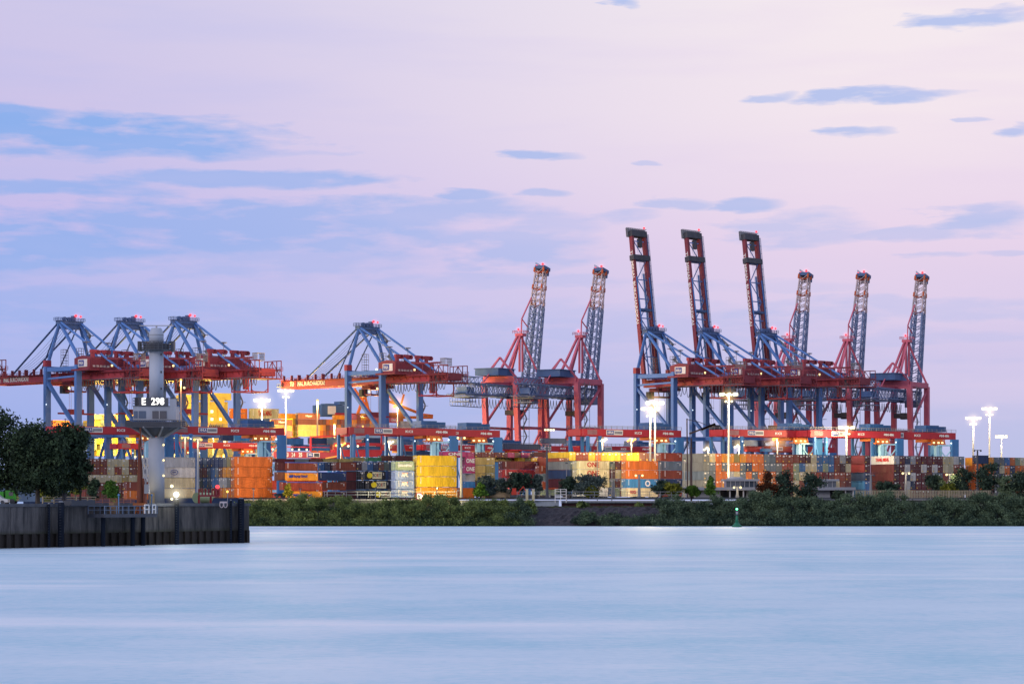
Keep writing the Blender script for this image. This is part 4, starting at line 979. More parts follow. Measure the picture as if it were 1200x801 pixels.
side((447,735), 447, 463, 533.4, 539.6, 'brown', 'brown container above and behind the dark ends', 'back row behind the black containers')
side((463,735), 464, 487, 533.4, 539.6, 'dark maroon', 'dark maroon container behind the yellow stack left side', 'back row behind the black containers')
side((415,740), 415, 431, 535.5, 540, 'olive', 'olive container low behind the navy ends', 'back row behind the black containers')
side((431,730), 431.5, 447, 535.5, 540, 'green', 'green container behind the navy ends', 'back row behind the black containers')
for i,(xa,xb) in enumerate(((323,345),(346,362),(363,378),(379,396),(397,414))):
    side((330,745), xa, xb, 537, 541, ['maroon','grey','brown','olive','olive'][i], f"{['maroon','grey','brown','olive','pale olive'][i]} container edge under the numbered red bridge, {ORD[i]} from left", 'low row under the numbered bridge')

# containers stacked around the quay, seen under and between the gantries
qg = 'containers on the quay behind the gantries'
qs = [(325,356,513,520.4,'blue'),(364,385,512.5,520,'navy'),(385,400,512.5,520,'grey blue'),(344,364,520.6,527.5,'blue'),(366,387,520.6,527.5,'bright blue'),
 (345,352,512,520,'magenta'),(281,298,490,496.6,'grey blue'),(298,316,490,496.6,'grey blue'),(261,275,508,516,'navy'),(275,293,508,516,'bright blue'),(208,236,511,517.4,'grey blue'),
 (590,634,519.6,526,'navy'),(636,664,513,519,'navy'),(700,740,527,529,'navy'),(860,897,515,522,'navy'),(897,921,516,522,'navy'),(470,512,528,533,'navy'),(427,446,512.5,520,'navy'),
 (873,893,522.6,529,'red'),(893,905,525,529,'bright blue'),(543,590,513,520,'navy'),(150,168,498,505,'olive')]
qd = ['left and upper of the group above bridge numbers','right of the magenta one above the numbered bridge','third of the upper row over the numbered bridge','directly above bridge number 25','right of the bridge sign, lower row','small magenta piece above the bridge numbers',
 'left box above the first gantry near the bright mast','right box touching the very bright mast','under the first gantry beam, dark left piece','under the first gantry beam, brighter right piece','just above the orange lit distant gantry',
 'long one right of the cyan gantry leg','below the lattice crane legs at centre','thin strip behind the yellow row','beneath the gantry of the tall trio, left piece','beneath the gantry of the tall trio, right piece','thin strip left of the yellow stack','right of the lone crane leg under the gantry',
 'just above the row behind the tall ring mast','small one beside the red box','between two cyan gantry legs','beside the radar tower cabin']
for i, (xa,xb,y0,y1,c) in enumerate(qs):
    side(((xa+xb)/2, 935+i*2), xa, xb, y0, y1, c, f"{c} container on the quay, {qd[i]}", qg)

# the containers that barely show, past the three hundred largest, as one object
def rest():
    m = cont.copy(); m.name = 'container paint by attribute'; nt = m.node_tree
    at_ = N(nt, 'ShaderNodeAttribute'); at_.attribute_name = 'paint_colour'
    for n in nt.nodes:
        if n.type == 'VECT_MATH': nt.links.new(at_.outputs['Color'], n.inputs[0])
    mats = [m, dark, steel, markw, yellowp]; b = MB(); cols = []
    for loc, rz, sca, cc, body, dr in REST:
        M_ = Matrix.Translation(loc) @ Matrix.Rotation(rz, 4, 'Z') @ Matrix.Diagonal((*sca, 1))
        for me, mp in ((body, {0:0,1:1}), (dr, {0:0,1:2,2:3,3:4,4:1})):
            o = len(b.v); b.v += [tuple(M_ @ v.co) for v in me.vertices]
            for p in me.polygons: b.f.append(tuple(i+o for i in p.vertices)); b.mi.append(mp[p.material_index])
            cols += [cc]*len(me.vertices)
    me = b.mesh('stacked_containers', mats); a = me.color_attributes.new('paint_colour', 'FLOAT_COLOR', 'POINT')
    a.data.foreach_set('color', np.array(cols, np.float32).ravel())
    tag(link('stacked_containers', me), 'lower tiers of mixed containers mostly hidden behind trees and front stacks', 'containers', kind='stuff')
rest()

# ------------------------------------------------------------------ numbered red bridge
def bridge():
    line = (312, 852); a = lpt(line, 312); b_ = lpt(line, 447); L_ = (b_-a).length
    root = empty('numbered_crane_bridge', Vector((a.x,a.y,GZ)), TH); k = a.y/F
    z = lambda y: CAMH+(HZ-y)*k-GZ
    s1 = (lpt(line,394)-a).length
    MB().box(0,s1,0,2.5,z(536),z(528.6)).build('girder', red, root)
    MB().box(s1-1,L_,.3,2.8,z(537)+1,z(529)+1).build('girder', rmgred, root)
    MB().box(s1,L_,-.2,.3,z(525.5)+1.5,z(522)+1.5).build('upper_beam', rmgred, root)
    b = MB(); b.box(s1-.5,s1+1,-.1,.9,z(536),z(522)+1.4); 
    xs = (lpt(line,364)-a).length; b.beam((xs,0,z(528)),(xs,0,z(511)),.5); b.beam((xs,0,z(511)),(L_,0,z(511)+1.5),.5,.6); b.beam((L_,0,z(511)+1.4),(L_,0,z(530)),.4)
    b.beam((2,0,z(528)),(2,0,z(523)),.3); b.beam((0,0,z(523)),(s1,0,z(523)),.3); b.build('frame', rmgred, root)
    b = MB()
    for x in (1.5,s1-2,L_-2): b.beam((x,1.2,0),(x,1.2,z(536)),1.2)
    b.build('leg', rmgblue, root)
    MB().box(s1+1.2,L_,.5,1.2,z(528.6)+1.1,z(525.6)+1.4).build('window_band', navy, root)
    b = MB()
    for px in (399,408,419,430): xx=(lpt(line,px)-a).length; b.ball((xx,-.1,z(525.3)+1.3),.42,6)
    for px in (315,319,331,342,350,359): xx=(lpt(line,px)-a).length; b.ball((xx,-.3,z(526)),.36,6)
    b.build('lamp', lampw, root)
    for n_, px in (('21',318.6),('22',327.8),('23',336),('24',343.6),('25',352)):
        xx=(lpt(line,px)-a).length; put_text('number_lettering', n_, 2.1, markw, root, (xx,-.05,z(532.4)), (1,0,0),(0,0,1), width=1.35, bold=.05)
    xx=(lpt(line,359.5)-a).length; x2=(lpt(line,374.5)-a).length
    MB().box(xx,x2,-.1,-.02,z(534.8),z(529.6)).build('sign_panel', markw, root)
    MB().box(xx+.25,(xx+x2)/2-.1,-.15,-.11,z(534.4),z(530)).build('sign_field', signblue, root); MB().box((xx+x2)/2+.3,x2-.25,-.15,-.11,z(534.2),z(530.2)).build('sign_field', dark, root)
    put_text('sign_lettering','HHLA',.8,markw,root,((xx*3+x2)/4+.1,-.18,z(532.2)),(1,0,0),(0,0,1),width=1.5,bold=.03)
    b = MB(); b.beam((s1-4.5,-.5,z(536)),(s1+1.4,-.5,z(532.6)),.4); b.build('glowing_stair_rail', glow('orange glowing rail',(1,.45,.1),1.2), root)  # sloping rail glows by its own material
    tag(root, 'red bridge girder with white numbers 22 to 25 and a row of lamps', 'crane bridge')
bridge()

# ------------------------------------------------------------------ light masts
def mast(px, D, ytop, ybase, label, kind='ring', warm=True, energy=0, glowmat=None, group='floodlight masts in the yard', zb=None):
    base = at(px, ybase, D); zb = GZ if zb is None else zb; base.z = zb; top = at(px, ytop, D).z-zb
    root = empty('floodlight_mast', base); lm = glowmat or (lampw if warm else lampc)
    b = MB(); b.lathe([(.55,0),(.55,.4),(.42,.5),(.22,top)],12); b.build('pole', steel if kind != 'black' else dark, root)
    if kind == 'ring':
        b = MB(); b.lathe([(.5,top-.6),(1.6,top-.5),(1.6,top-.25),(.5,top-.1)],16)
        for k in range(8):
            a = 2*math.pi*k/8; b.beam((0,0,top-.3),(2.4*math.cos(a),2.4*math.sin(a),top-.3),.14)
        b.build('head_frame', steel, root)
        for k in range(8):
            a = 2*math.pi*k/8; c = (2.5*math.cos(a),2.5*math.sin(a),top-.3)
            MB().ball(c,.42,6).box(c[0]-.35,c[0]+.35,c[1]-.35,c[1]+.35,c[2]+.25,c[2]+.5).build('lamp', lm, root)
        b = MB()
        for k in range(4):
            a = 2*math.pi*(k+.5)/4; b.ball((1.3*math.cos(a),1.3*math.sin(a),top-2.4),.3,6)
        b.build('lamp', lm, root)
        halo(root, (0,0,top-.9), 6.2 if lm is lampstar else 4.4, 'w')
    elif kind == 'bar':
        MB().box(-2.4,2.4,-.25,.25,top-.2,top+.1).build('head_frame', steel, root)
        for k in range(4): MB().box(-2.3+k*1.2,-1.4+k*1.2,-.5,.3,top-.9,top-.25).build('lamp', lm, root)
    elif kind in ('small','black'):
        MB().beam((-.9,0,top),(.9,0,top),.16).build('head_frame', steel, root)
        for s in (-.9,.9): MB().ball((s,-.1,top-.2),.3,6).build('lamp', lm, root)
    if energy and kind != 'small':
        point(root, (0,-5,top-2.5), energy*3.2, (1,.72,.38) if warm else (.8,.92,1), .8)
    elif energy: point(root, (0,-2.5,top-.6), energy*.5, (1,.72,.38), .4)
    tag(root, label, 'floodlight mast', group)
    return root
mast(307,830,468,585,'very bright floodlight mast with a clustered head beside the yellow lit ship','ring',True,26000,lampstar)
mast(335,850,457,585,'tall grey mast with lit ring head above the blue railed containers','ring',True,14000)
mast(762,745,478,585,'left one of the twin bright white masts','ring',True,9000)
mast(767.5,750,471,585,'right and taller one of the twin bright white masts','ring',True,16000,lampstar)
mast(854,752,461,585,'tall grey mast with a ring of lamps rising behind the pavilion','ring',True,14000)
mast(992,830,500,585,'bright lit mast against the right red gantry','ring',True,9000)
mast(1140.5,880,489,585,'left of the three lit masts at the right edge','ring',True,9000)
mast(1159.5,890,478,585,'tallest of the three lit masts at the right edge','ring',True,9000)
mast(1173.5,930,510,585,'lowest of the three lit masts at the right edge, with a flat bar head','bar',True,5000)
mast(644,1060,502,585,'far mast with flat glowing bar head between the red crane legs','bar',True,0)
mast(232,648,514,583,'slim pale pole before the blue container ends with twin small lamps','small',True,3500,lampo,group='slim lamp poles by the containers')
mast(217,700,512,583,'slim pole with orange lamp just right of the tower cabin','small',True,3000,lampo,group='slim lamp poles by the containers')
mast(162.5,640,534,583,'slim cream pole left of the tower in front of the refrigerated ends','small',True,0,smalllamp,group='slim lamp poles by the containers')
mast(540.5,658,512,588,'slim dark yellow pole right of the yellow stack with small lamps','small',True,0,smalllamp,group='slim lamp poles by the containers')
mast(641,655,521,583,'slim dark pole with unlit head before the grey lettered container','black',True,0,dark,group='slim lamp poles by the containers')
mast(749,660,556,590,'short pale pole in front of the willow','small',True,0,smalllamp,group='slim lamp poles by the containers')
mast(719,665,562,590,'short grey pole between willow and orange containers','small',True,0,steel,group='slim lamp poles by the containers')
mast(864,668,570,587,'short lit post in front of the pavilion','small',True,700,smalllamp,group='slim lamp poles by the containers')
mast(1020.5,675,556,586,'thin brown pole before the dark maroon stack','small',True,0,dark,group='slim lamp poles by the containers')
mast(1061.5,690,553.5,588,'thin pole with one small warm lamp before the far right row','small',True,900,smalllamp,group='slim lamp poles by the containers')
mast(1145.5,690,527,588,'dark thin pole beside the navy container at right','black',True,0,dark,group='slim lamp poles by the containers')
mast(1113,670,555,590,'short lamp over the yellow green tree at right','small',True,1400,smalllamp,group='slim lamp poles by the containers')
for (px,y,D,lb) in ((466,475,1130,'glaring sodium lamp on a post behind the lone blue crane'),(911,513,960,'orange sodium lamps below the middle tall crane'),(935,515,980,'cluster of orange lamps left of the bright gantry trolley'),
   (740,515,960,'pair of orange lamps left of the twin white masts'),(706,515,960,'pair of pale lamps left of the orange pair'),(1032,514,960,'warm lamp pair behind the right gantry legs'),(399,520,840,'orange lamp above the numbered bridge'),(830,525,860,'small lamp left of the tall ring mast foot'),(866,522,860,'small warm lamp right of the tall ring mast'),
   (456,518,900,'pale lamp cluster left of the distant sign'),(240,500,1110,'glaring lamp left on the yellow lit ship'),):
    big = px in (466,911)
    r = mast(px, D, y, 585, lb, 'small', True, 40000 if big else 16000, lampo if px not in (706,830,866,456) else lampw, group='lower yard lamps')
    hd = MB()
    for k in range(4): hd.ball((-1.5+k*1.0,-.4,(at(px,y,D).z-GZ)+(.2 if k%2 else -.5)), .62 if big else .4, 6)
    hd.build('lamp', lampo if px not in (706,830,866,456) else lampw, r)
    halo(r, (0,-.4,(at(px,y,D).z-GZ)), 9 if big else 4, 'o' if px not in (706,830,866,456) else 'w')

# ------------------------------------------------------------------ ships
def ship(px0, px1, D, label, hullc):
    line = ((px0+px1)/2, D); a = lpt(line, px0); b_ = lpt(line, px1); L_ = (b_-a).length
    root = empty('container_ship', Vector((a.x,a.y,GZ)), TH)
    b = MB(); n = 14
    prof = [(0,.25),(.06,.8),(.15,1),(.9,1),(1,.85)]
    vs = []; 
    for t, w_ in prof:
        for y, z in ((-19*w_,-8),(-21*w_,9),(21*w_,9),(19*w_,-8)): vs.append((t*L_,y+21,z))
    fs = [(i*4+j,(i+1)*4+j,(i+1)*4+(j+1)%4,i*4+(j+1)%4) for i in range(4) for j in range(4)]+[(0,1,2,3),(19,18,17,16)]
    b.add(vs, fs); b.build('hull', hullc, root)
    tag(root, label, 'container ship'); return root, line
hullblue = paint('hull dark blue',(.03,.06,.14),.5); hullred = paint('hull red',(.3,.04,.04),.5)
s1, l1 = ship(50, 330, 1190, 'floodlit container ship with glowing yellow deck structure behind the left cranes', hullblue)
s2, l2 = ship(318, 520, 1230, 'container ship with dark blue bridge and orange deck crane behind the lone crane', hullred)
def sbox(root, line, mb, px0, px1, y0, y1, off=0, dep=6):
    org = Vector(root.location); a = lpt(line, px0); b_ = lpt(line, px1)
    x0 = (a-org).dot(U); x1 = (b_-org).dot(U); k = a.y/F
    mb.box(x0, x1, off, off+dep, CAMH+(HZ-y1)*k-GZ, CAMH+(HZ-y0)*k-GZ)
shipyel = paint('ship paint with floodlight yellow', (.85,.6,.12), .5, .15, .1)  # yellow of the sodium floodlight is put into the paint colour
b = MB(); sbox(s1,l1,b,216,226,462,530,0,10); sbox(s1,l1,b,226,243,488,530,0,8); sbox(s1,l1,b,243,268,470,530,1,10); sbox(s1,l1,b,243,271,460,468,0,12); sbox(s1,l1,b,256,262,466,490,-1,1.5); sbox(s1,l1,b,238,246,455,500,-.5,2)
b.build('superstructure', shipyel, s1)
b = MB()
for px, y in ((247,482),(247,491),(257,491),(222,505),(252,510),(262,518)): 
    sbox(s1,l1,b,px-1.3,px+1.3,y-1.6,y+1.6,-1.6,.5)
b.build('lamp', lampw, s1)
b = MB()
for k in range(6): sbox(s1,l1,b,218+k*1.2,218.6+k*1.2,484,486.5,-.3,.4); sbox(s1,l1,b,244+k*2.3,245+k*2.3,498,500,-.9,.4)
b.build('window', glasst, s1)
b = MB(); sbox(s2,l2,b,377,405,474,487,0,10); sbox(s2,l2,b,398,405,470,474,0,6); sbox(s2,l2,b,381,392,472.5,474,0,5); b.build('superstructure', navy, s2)
b = MB(); sbox(s2,l2,b,384,393,475.5,485,-.5,.4); b.build('wing_panel', white, s2)
# orange deck crane / lashing bridges
b = MB(); k = 1230/F
def sp_(line, root, px, y, off=0):
    a = lpt(line, px); org = Vector(root.location); return Vector(((a-org).dot(U), off, CAMH+(HZ-y)*a.y/F-GZ))
for (x0,y0,x1,y1,w_) in ((466,530,466,478,2.2),(466,479,452,462,1.2),(452,470,500,489,1.2),(460,489,503,489,1.4),(486,486,503,488,2.0),(466,476,470,462,.8),(414,490,424,462,1.2),(424,462,431,490,1.0),(412,455,436,490,.8)):
    b.beam(sp_(l2,s2,x0,y0,-3), sp_(l2,s2,x1,y1,-3), w_)
b.build('deck_crane', orange, s2)
b = MB(); sbox(s2,l2,b,392,440,483.5,486.5,-1,2); sbox(s2,l2,b,405,412,478,485,0,5); b.build('deck_rail', rmgred, s2)

def shipstack(rows, line, name, group):
    for i, (xa,xb,y0,y1,c,t) in enumerate(rows):
        tx_ = {'YM':('YANG MING',7.5,1.9,markr),'HL':('Hapag',3.5,1.2,markw),'M':('MAERSK',5,1.2,markr),'ONE':('ONE',3,1.6,markw)}.get(t)
        side(line, xa, xb, y0, y1, c, f"{c} container {name}, spanning tier {['one','two','three','four','five','six','seven'][i%7]} in bay {['alpha','bravo','charlie','delta'][i//7]}" if False else f"{c} container {name}, {ORD[i]} counted from the upper left", group,
             text=tx_[0] if tx_ else None, tw=tx_[1] if tx_ else None, th=tx_[2] if tx_ else None, tcol=tx_[3] if tx_ else None)
shipstack([(62,88,492,499.4,'orange',''),(109,147,485,491.8,'cream','YM'),(294,327,478,490,'cream','YM'),(271,290,478,490,'orange','')], (200,1180), 'on the floodlit ship', 'containers on the floodlit ship')
shipstack([(349,375,483.5,490.2,'brown','HL'),(318,343,491,497.2,'brown','HL'),(349,375,490.4,497,'dark maroon',''),(318,343,497.4,504,'tan',''),(349,375,497.2,503.6,'tan',''),(318,343,504.2,511,'pink','M'),(349,375,503.8,511,'tan',''),(318,343,511.2,519,'brown','')],
  (345,1150), 'on the ship by the blue bridge', 'containers on the ship left of the blue bridge')
shipstack([(329,349,484,490,'yellow orange',''),(392,406,486,491.6,'yellow orange',''),(455,468,489,495,'pink','ONE'),(455,468,483,489,'red brown',''),(470,494,493,499,'pale grey',''),(470,494,499.2,505,'white','')],
  (380,1200), 'around the orange deck crane', 'containers around the orange deck crane')
# many small ends far off: individually placed ones near, remaining as stuff
def many(px0, px1, y0, y1, cw, ch, line, palette, name, label):
    b = MB(); mats = [paint('far '+c, COLS[c], .6, .2, .3) for c in palette]
    x = px0
    while x < px1-.5:
        y = y0
        while y < y1-.5:
            if random.random() < .95:
                b.cur = random.randrange(len(mats)); a = lpt(line, x+.12); c = lpt(line, x+cw-.12); k = a.y/F
                p = Vector((a.x,a.y,0)); q = Vector((c.x,c.y,0)); d = V*random.uniform(0,.5)
                z0 = CAMH+(HZ-(y+ch-.1))*k; z1 = CAMH+(HZ-y)*k
                vs = [p+d,q+d,q+d+V*CL,p+d+V*CL]; vs = [Vector((v.x,v.y,z0)) for v in vs]+[Vector((v.x,v.y,z1)) for v in vs]
                b.add(vs, [(0,3,2,1),(4,5,6,7),(0,1,5,4),(1,2,6,5),(2,3,7,6),(3,0,4,7)])
                n_ = b.cur; b.cur = len(mats)
                for t in (.22,.42,.6,.8):
                    e_ = p.lerp(q,t)+d-V*.06; b.beam((e_.x,e_.y,z0+.2),(e_.x,e_.y,z1-.2),.07)
                b.cur = n_
            y += ch
        x += cw
    o = b.build(name, mats+[steel]); tag(o, label, 'containers', kind='stuff'); return o
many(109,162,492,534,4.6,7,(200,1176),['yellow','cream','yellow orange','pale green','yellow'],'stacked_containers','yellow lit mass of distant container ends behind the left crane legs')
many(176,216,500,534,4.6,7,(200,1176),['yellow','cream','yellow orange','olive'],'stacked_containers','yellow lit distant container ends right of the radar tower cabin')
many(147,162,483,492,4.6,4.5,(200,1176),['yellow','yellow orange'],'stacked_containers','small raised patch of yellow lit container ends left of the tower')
many(378,405,491,533,4.3,6.6,(390,1200),['orange','red brown','pink','maroon','yellow orange','tan','brown'],'stacked_containers','patchwork of small orange and red container ends left of the lone crane')
many(413,447,485,512,5.2,6.6,(390,1200),['orange','yellow orange','yellow','red brown','pink'],'stacked_containers','patchwork of small orange container ends right of the lone crane leg')
many(236,330,519,535,4.6,7,(260,1170),['cream','olive','yellow orange','grey'],'stacked_containers','low distant container ends beneath the orange gantry')
many(343,350,490,515,6.5,7,(345,1160),['yellow','yellow orange'],'stacked_containers','narrow yellow lit column of container ends between two ship bays')

# ------------------------------------------------------------------ vegetation
def foliage_mat(name, c1, c2, sc_=.6, zk=0.0):
    m, nt, out = newmat(name); L = nt.links.new
    g = N(nt, 'ShaderNodeNewGeometry'); n = N(nt, 'ShaderNodeTexNoise'); n.inputs['Scale'].default_value = sc_; n.inputs['Detail'].default_value = 3
    L(g.outputs['Position'], n.inputs['Vector']); wn = N(nt, 'ShaderNodeTexWhiteNoise', noise_dimensions='1D'); L(g.outputs['Random Per Island'], wn.inputs['W'])
    a = N(nt, 'ShaderNodeMath', operation='MULTIPLY_ADD'); a.inputs[1].default_value = .45; L(wn.outputs['Value'], a.inputs[0])
    a2 = N(nt, 'ShaderNodeMath', operation='MULTIPLY_ADD'); a2.inputs[1].default_value = 1.5; a2.inputs[2].default_value = -.5; L(n.outputs['Fac'], a2.inputs[0]); L(a2.outputs[0], a.inputs[2])
    if zk:  # shade painted into the leaves, darker towards the foot of the scrub
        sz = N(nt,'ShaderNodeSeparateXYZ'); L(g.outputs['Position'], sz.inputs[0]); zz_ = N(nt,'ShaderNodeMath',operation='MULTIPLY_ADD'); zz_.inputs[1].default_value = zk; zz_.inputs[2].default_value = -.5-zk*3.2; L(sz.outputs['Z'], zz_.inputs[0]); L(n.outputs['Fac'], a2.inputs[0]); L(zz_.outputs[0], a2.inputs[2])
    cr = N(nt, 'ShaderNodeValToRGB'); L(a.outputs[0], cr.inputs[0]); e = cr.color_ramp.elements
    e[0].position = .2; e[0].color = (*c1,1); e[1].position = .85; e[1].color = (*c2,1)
    b = N(nt, 'ShaderNodeBsdfPrincipled'); b.inputs['Roughness'].default_value = .75; b.inputs['Specular IOR Level'].default_value = .15
    L(cr.outputs[0], b.inputs['Base Color']); L(b.outputs[0], out.inputs[0]); return m
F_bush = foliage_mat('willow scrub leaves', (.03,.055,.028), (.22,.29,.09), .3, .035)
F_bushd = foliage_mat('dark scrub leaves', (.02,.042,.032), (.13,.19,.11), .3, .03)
F_dark = foliage_mat('dark tree leaves', (.01,.022,.016), (.06,.1,.05), .5)
F_bank = foliage_mat('bank tree leaves', (.012,.028,.024), (.07,.115,.075), .5)
F_green = foliage_mat('lit green leaves', (.03,.08,.012), (.14,.28,.04), .6)
F_yel = foliage_mat('yellow green leaves', (.05,.07,.01), (.24,.24,.03), .6)
F_silver = foliage_mat('silver willow leaves', (.03,.05,.05), (.13,.18,.16), .5)
F_rust = foliage_mat('rust leaves', (.035,.014,.008), (.12,.045,.02), .6)
barkm = paint('bark', (.1,.09,.085), .9, .4, 2.)
def leaves(clumps, n, size, droop=0.0):
    """numpy leaf quads spread in ellipsoid clumps (cx,cy,cz,rx,ry,rz)"""
    C = np.array(clumps, float); vol = (C[:,3]*C[:,4]*C[:,5])**.66; p = vol/vol.sum()
    k = rng.choice(len(C), n, p=p); d = rng.normal(size=(n,3)); d /= np.linalg.norm(d,axis=1)[:,None]
    r = np.clip(np.abs(rng.normal(.62,.3,(n,1))),.05,1.45)
    P = C[k,:3]+d*r*C[k,3:6]
    a = rng.normal(size=(n,3)); a /= np.linalg.norm(a,axis=1)[:,None]
    a[:,2] -= droop; a /= np.linalg.norm(a,axis=1)[:,None]
    t = d*.6+rng.normal(size=(n,3))*.7; b = np.cross(a,t); b /= np.linalg.norm(b,axis=1)[:,None]+1e-9
    s = size*rng.uniform(.6,1.4,(n,1)); 
    v = np.stack([P-a*s, P+b*s*.5, P+a*s, P-b*s*.5],1).reshape(-1,3)
    return v
def leafobj(name, v, mat, parent=None):
    n = len(v)//4; me = bpy.data.meshes.new(name)
    me.vertices.add(len(v)); me.vertices.foreach_set('co', v.astype(np.float32).ravel())
    me.loops.add(n*4); me.loops.foreach_set('vertex_index', np.arange(n*4,dtype=np.int32))
    me.polygons.add(n); me.polygons.foreach_set('loop_start', np.arange(0,n*4,4,dtype=np.int32)); me.polygons.foreach_set('loop_total', np.full(n,4,dtype=np.int32))
    me.update(calc_edges=True); me.materials.append(mat); return link(name, me, parent)
def tree(px, D, ytop, ybase, wpx, mat, label, zb=None, n=5000, ls=.42, conical=False, trunk=.22, group=None, name='tree', trunkm=None, low=.22):
    base = at(px, ybase, D); 
    if zb is not None: base.z = zb
    H = at(px, ytop, D).z-base.z; W = wpx/F*D/2
    root = empty(name, base); cl = []
    m = (16 if n < 9000 else 34) if not conical else 9
    for i in range(m):
        if conical:
            t = (i+.5)/m; w_ = W*(1-t)**.8*.8; cl.append((random.uniform(-.2,.2)*W, random.uniform(-.2,.2)*W, H*(.15+.8*t), w_*.8+.25, w_*.8+.25, H*.1))
        else:
            t = random.uniform(low+.08,.86); env = math.sqrt(max(0.05,1-((t-.55)/.52)**2)); a = random.uniform(0,6.28); rr = random.uniform(.2,.72)*W*env
            s_ = random.uniform(.2,.44); cl.append((rr*math.cos(a), rr*math.sin(a)*.8, H*t, W*s_, W*s_, min(H*.2,W*s_*.9)))
    if n > 9000:
        for i in range(14):
            a = random.uniform(0,6.28); rr = random.uniform(.5,.92)*W; cl.append((rr*math.cos(a), rr*math.sin(a)*.8, H*random.uniform(.14,.34), W*random.uniform(.1,.2), W*.16, H*random.uniform(.06,.12)))
    if not conical: cl.append((0,0,H*.86,W*.38,W*.38,H*.12)); cl.append((0,0,H*.55,W*.6,W*.5,H*.28))
    leafobj('crown', leaves(cl, n, ls), mat, root)
    b = MB(); b.tube((0,0,-.3),(.1,0,H*.45),trunk*1.3,trunk*.7,8)
    for c in cl[:7]: b.tube((.05,0,H*random.uniform(.25,.42)),(c[0],c[1],c[2]),trunk*.5,trunk*.15,5)
    b.build('trunk', trunkm or barkm, root); tag(root, label, 'tree', group); return root
# the scrub along the far bank
def scrub():
    defs = []
    x = 285
    while x < 1215:
        bare = 612 < x < 770
        if bare and not (random.random() < .5): x += 9; continue
        D = random.uniform(640,650)
        und = 3.2*math.sin(x*.047)+2.8*math.sin(x*.117+1); topy = 583 + und + random.uniform(-3.5,4)
        if x < 330: topy = 584+random.uniform(-2,3)
        if x > 830: topy = 581.5 + und + random.uniform(-4.5,4)
        if bare: topy = random.uniform(593,603)
        defs.append((x, D, topy)); x += random.uniform(6,11)
    A = []; B = []
    for (x, D, ty) in defs:
        z0 = .3+(D-640)*.33; X = (x-600)/F*D; zt = CAMH+(HZ-ty)/F*D; cl = []
        for k in range(7):
            z = random.uniform(.9, zt-1.6); cl.append((X+random.uniform(-2.6,2.6), 637.5+z*1.1+random.uniform(-1.2,2.2), z, random.uniform(1.3,2.4), random.uniform(1.2,2.0), random.uniform(1.0,1.8)))
        cl.append((X+random.uniform(-1,1), D+2, zt-1.3, 1.35,1.3,1.2))
        (A if x < 600 else B).append(leaves(cl, 5200, .22))
        # low front skirt
    for (x0, x1, L_) in ((285,605,A),(770,1210,B)):
        xx = x0
        while xx < x1:
            X = (xx-600)/F*637; L_.append(leaves([(X,637.5,1.0,2.2,1.2,1.0)], 700, .28)); xx += 9
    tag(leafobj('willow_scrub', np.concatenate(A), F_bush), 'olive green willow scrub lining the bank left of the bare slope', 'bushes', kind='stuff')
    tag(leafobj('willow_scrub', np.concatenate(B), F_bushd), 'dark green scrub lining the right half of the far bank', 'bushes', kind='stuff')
    # opaque undergrowth mass inside so the bank does not glitter through
scrub()
tg = 'small trees and bushes on the far bank'
for t in [(571,665,556,588,32,F_silver,'silvery round tree left of the sand heap'),(563,662,565,588,24,F_green,'green pointed bush before the silvery tree'),
 (588,665,560,588,22,F_silver,'silver willow just right of the sand heap',),(607,663,552,588,44,F_bank,'dark round tree in front of the red container'),(629,664,555,588,18,F_silver,'narrow silvery tree at right of the dark round tree'),
 (668,667,557,588,30,F_bank,'dark tree left of the large silver willow'),(690,664,556,588,54,F_silver,'wide silver willow covering the cream containers\' base'),(693,661,568,589,22,F_yel,'yellow green small tree before the wide willow'),
 (775,662,562,588,28,F_bank,'dark tree before the blue emblem container'),(789,660,566,590,26,F_yel,'yellow green tree right of the dark one by the brown stack'),
 (812,662,568,588,20,F_green,'low green tree left of the pavilion'),(833,660,557,590,16,F_green,'pointed young green tree at the pavilion corner'),
 (899,652,551,600,28,F_rust,'rust brown leaved bush right of the pavilion glass'),(921,652,548,603,40,F_bank,'large dark bush right of the rust brown one'),(948,653,552,600,40,F_bank,'dark spreading bush before the second pavilion roof'),
 (983,662,574,592,24,F_bushd,'low bush under the second pavilion roof'),(1040,668,563,588,32,F_bank,'dark dome shaped bush under the maroon containers'),(1095,670,555,588,36,F_bank,'dark round tree right of the lamp pole'),
 (1112,664,566,588,22,F_yel,'lamp lit yellow green tree near the fence'),(1127,668,546,588,34,F_bank,'dark tall tree right of the lit yellow one'),(1158,666,541,590,44,F_bank,'tallest dark tree below the orange end containers'),
 (1180,664,556,594,36,F_bushd,'grey green tree second from the right edge'),(1197,664,550,592,34,F_bank,'dark tree at the right edge'),(338,660,566,588,12,F_yel,'slender yellow green tree before the amber container'),
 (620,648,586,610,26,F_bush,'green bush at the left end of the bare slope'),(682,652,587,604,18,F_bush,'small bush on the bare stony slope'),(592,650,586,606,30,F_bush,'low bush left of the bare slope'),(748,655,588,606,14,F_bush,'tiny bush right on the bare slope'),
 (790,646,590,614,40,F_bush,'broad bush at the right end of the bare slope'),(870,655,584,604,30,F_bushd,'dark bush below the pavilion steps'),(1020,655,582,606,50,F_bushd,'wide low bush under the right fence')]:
    tree(t[0],t[1],t[2],t[3],t[4],t[5],t[6],group=tg,n=3600,ls=.33,conical=(t[0] in (563,833,338)),low=.05 if t[3]>588 else .12, zb=(GZ if t[3] < 592 else None))

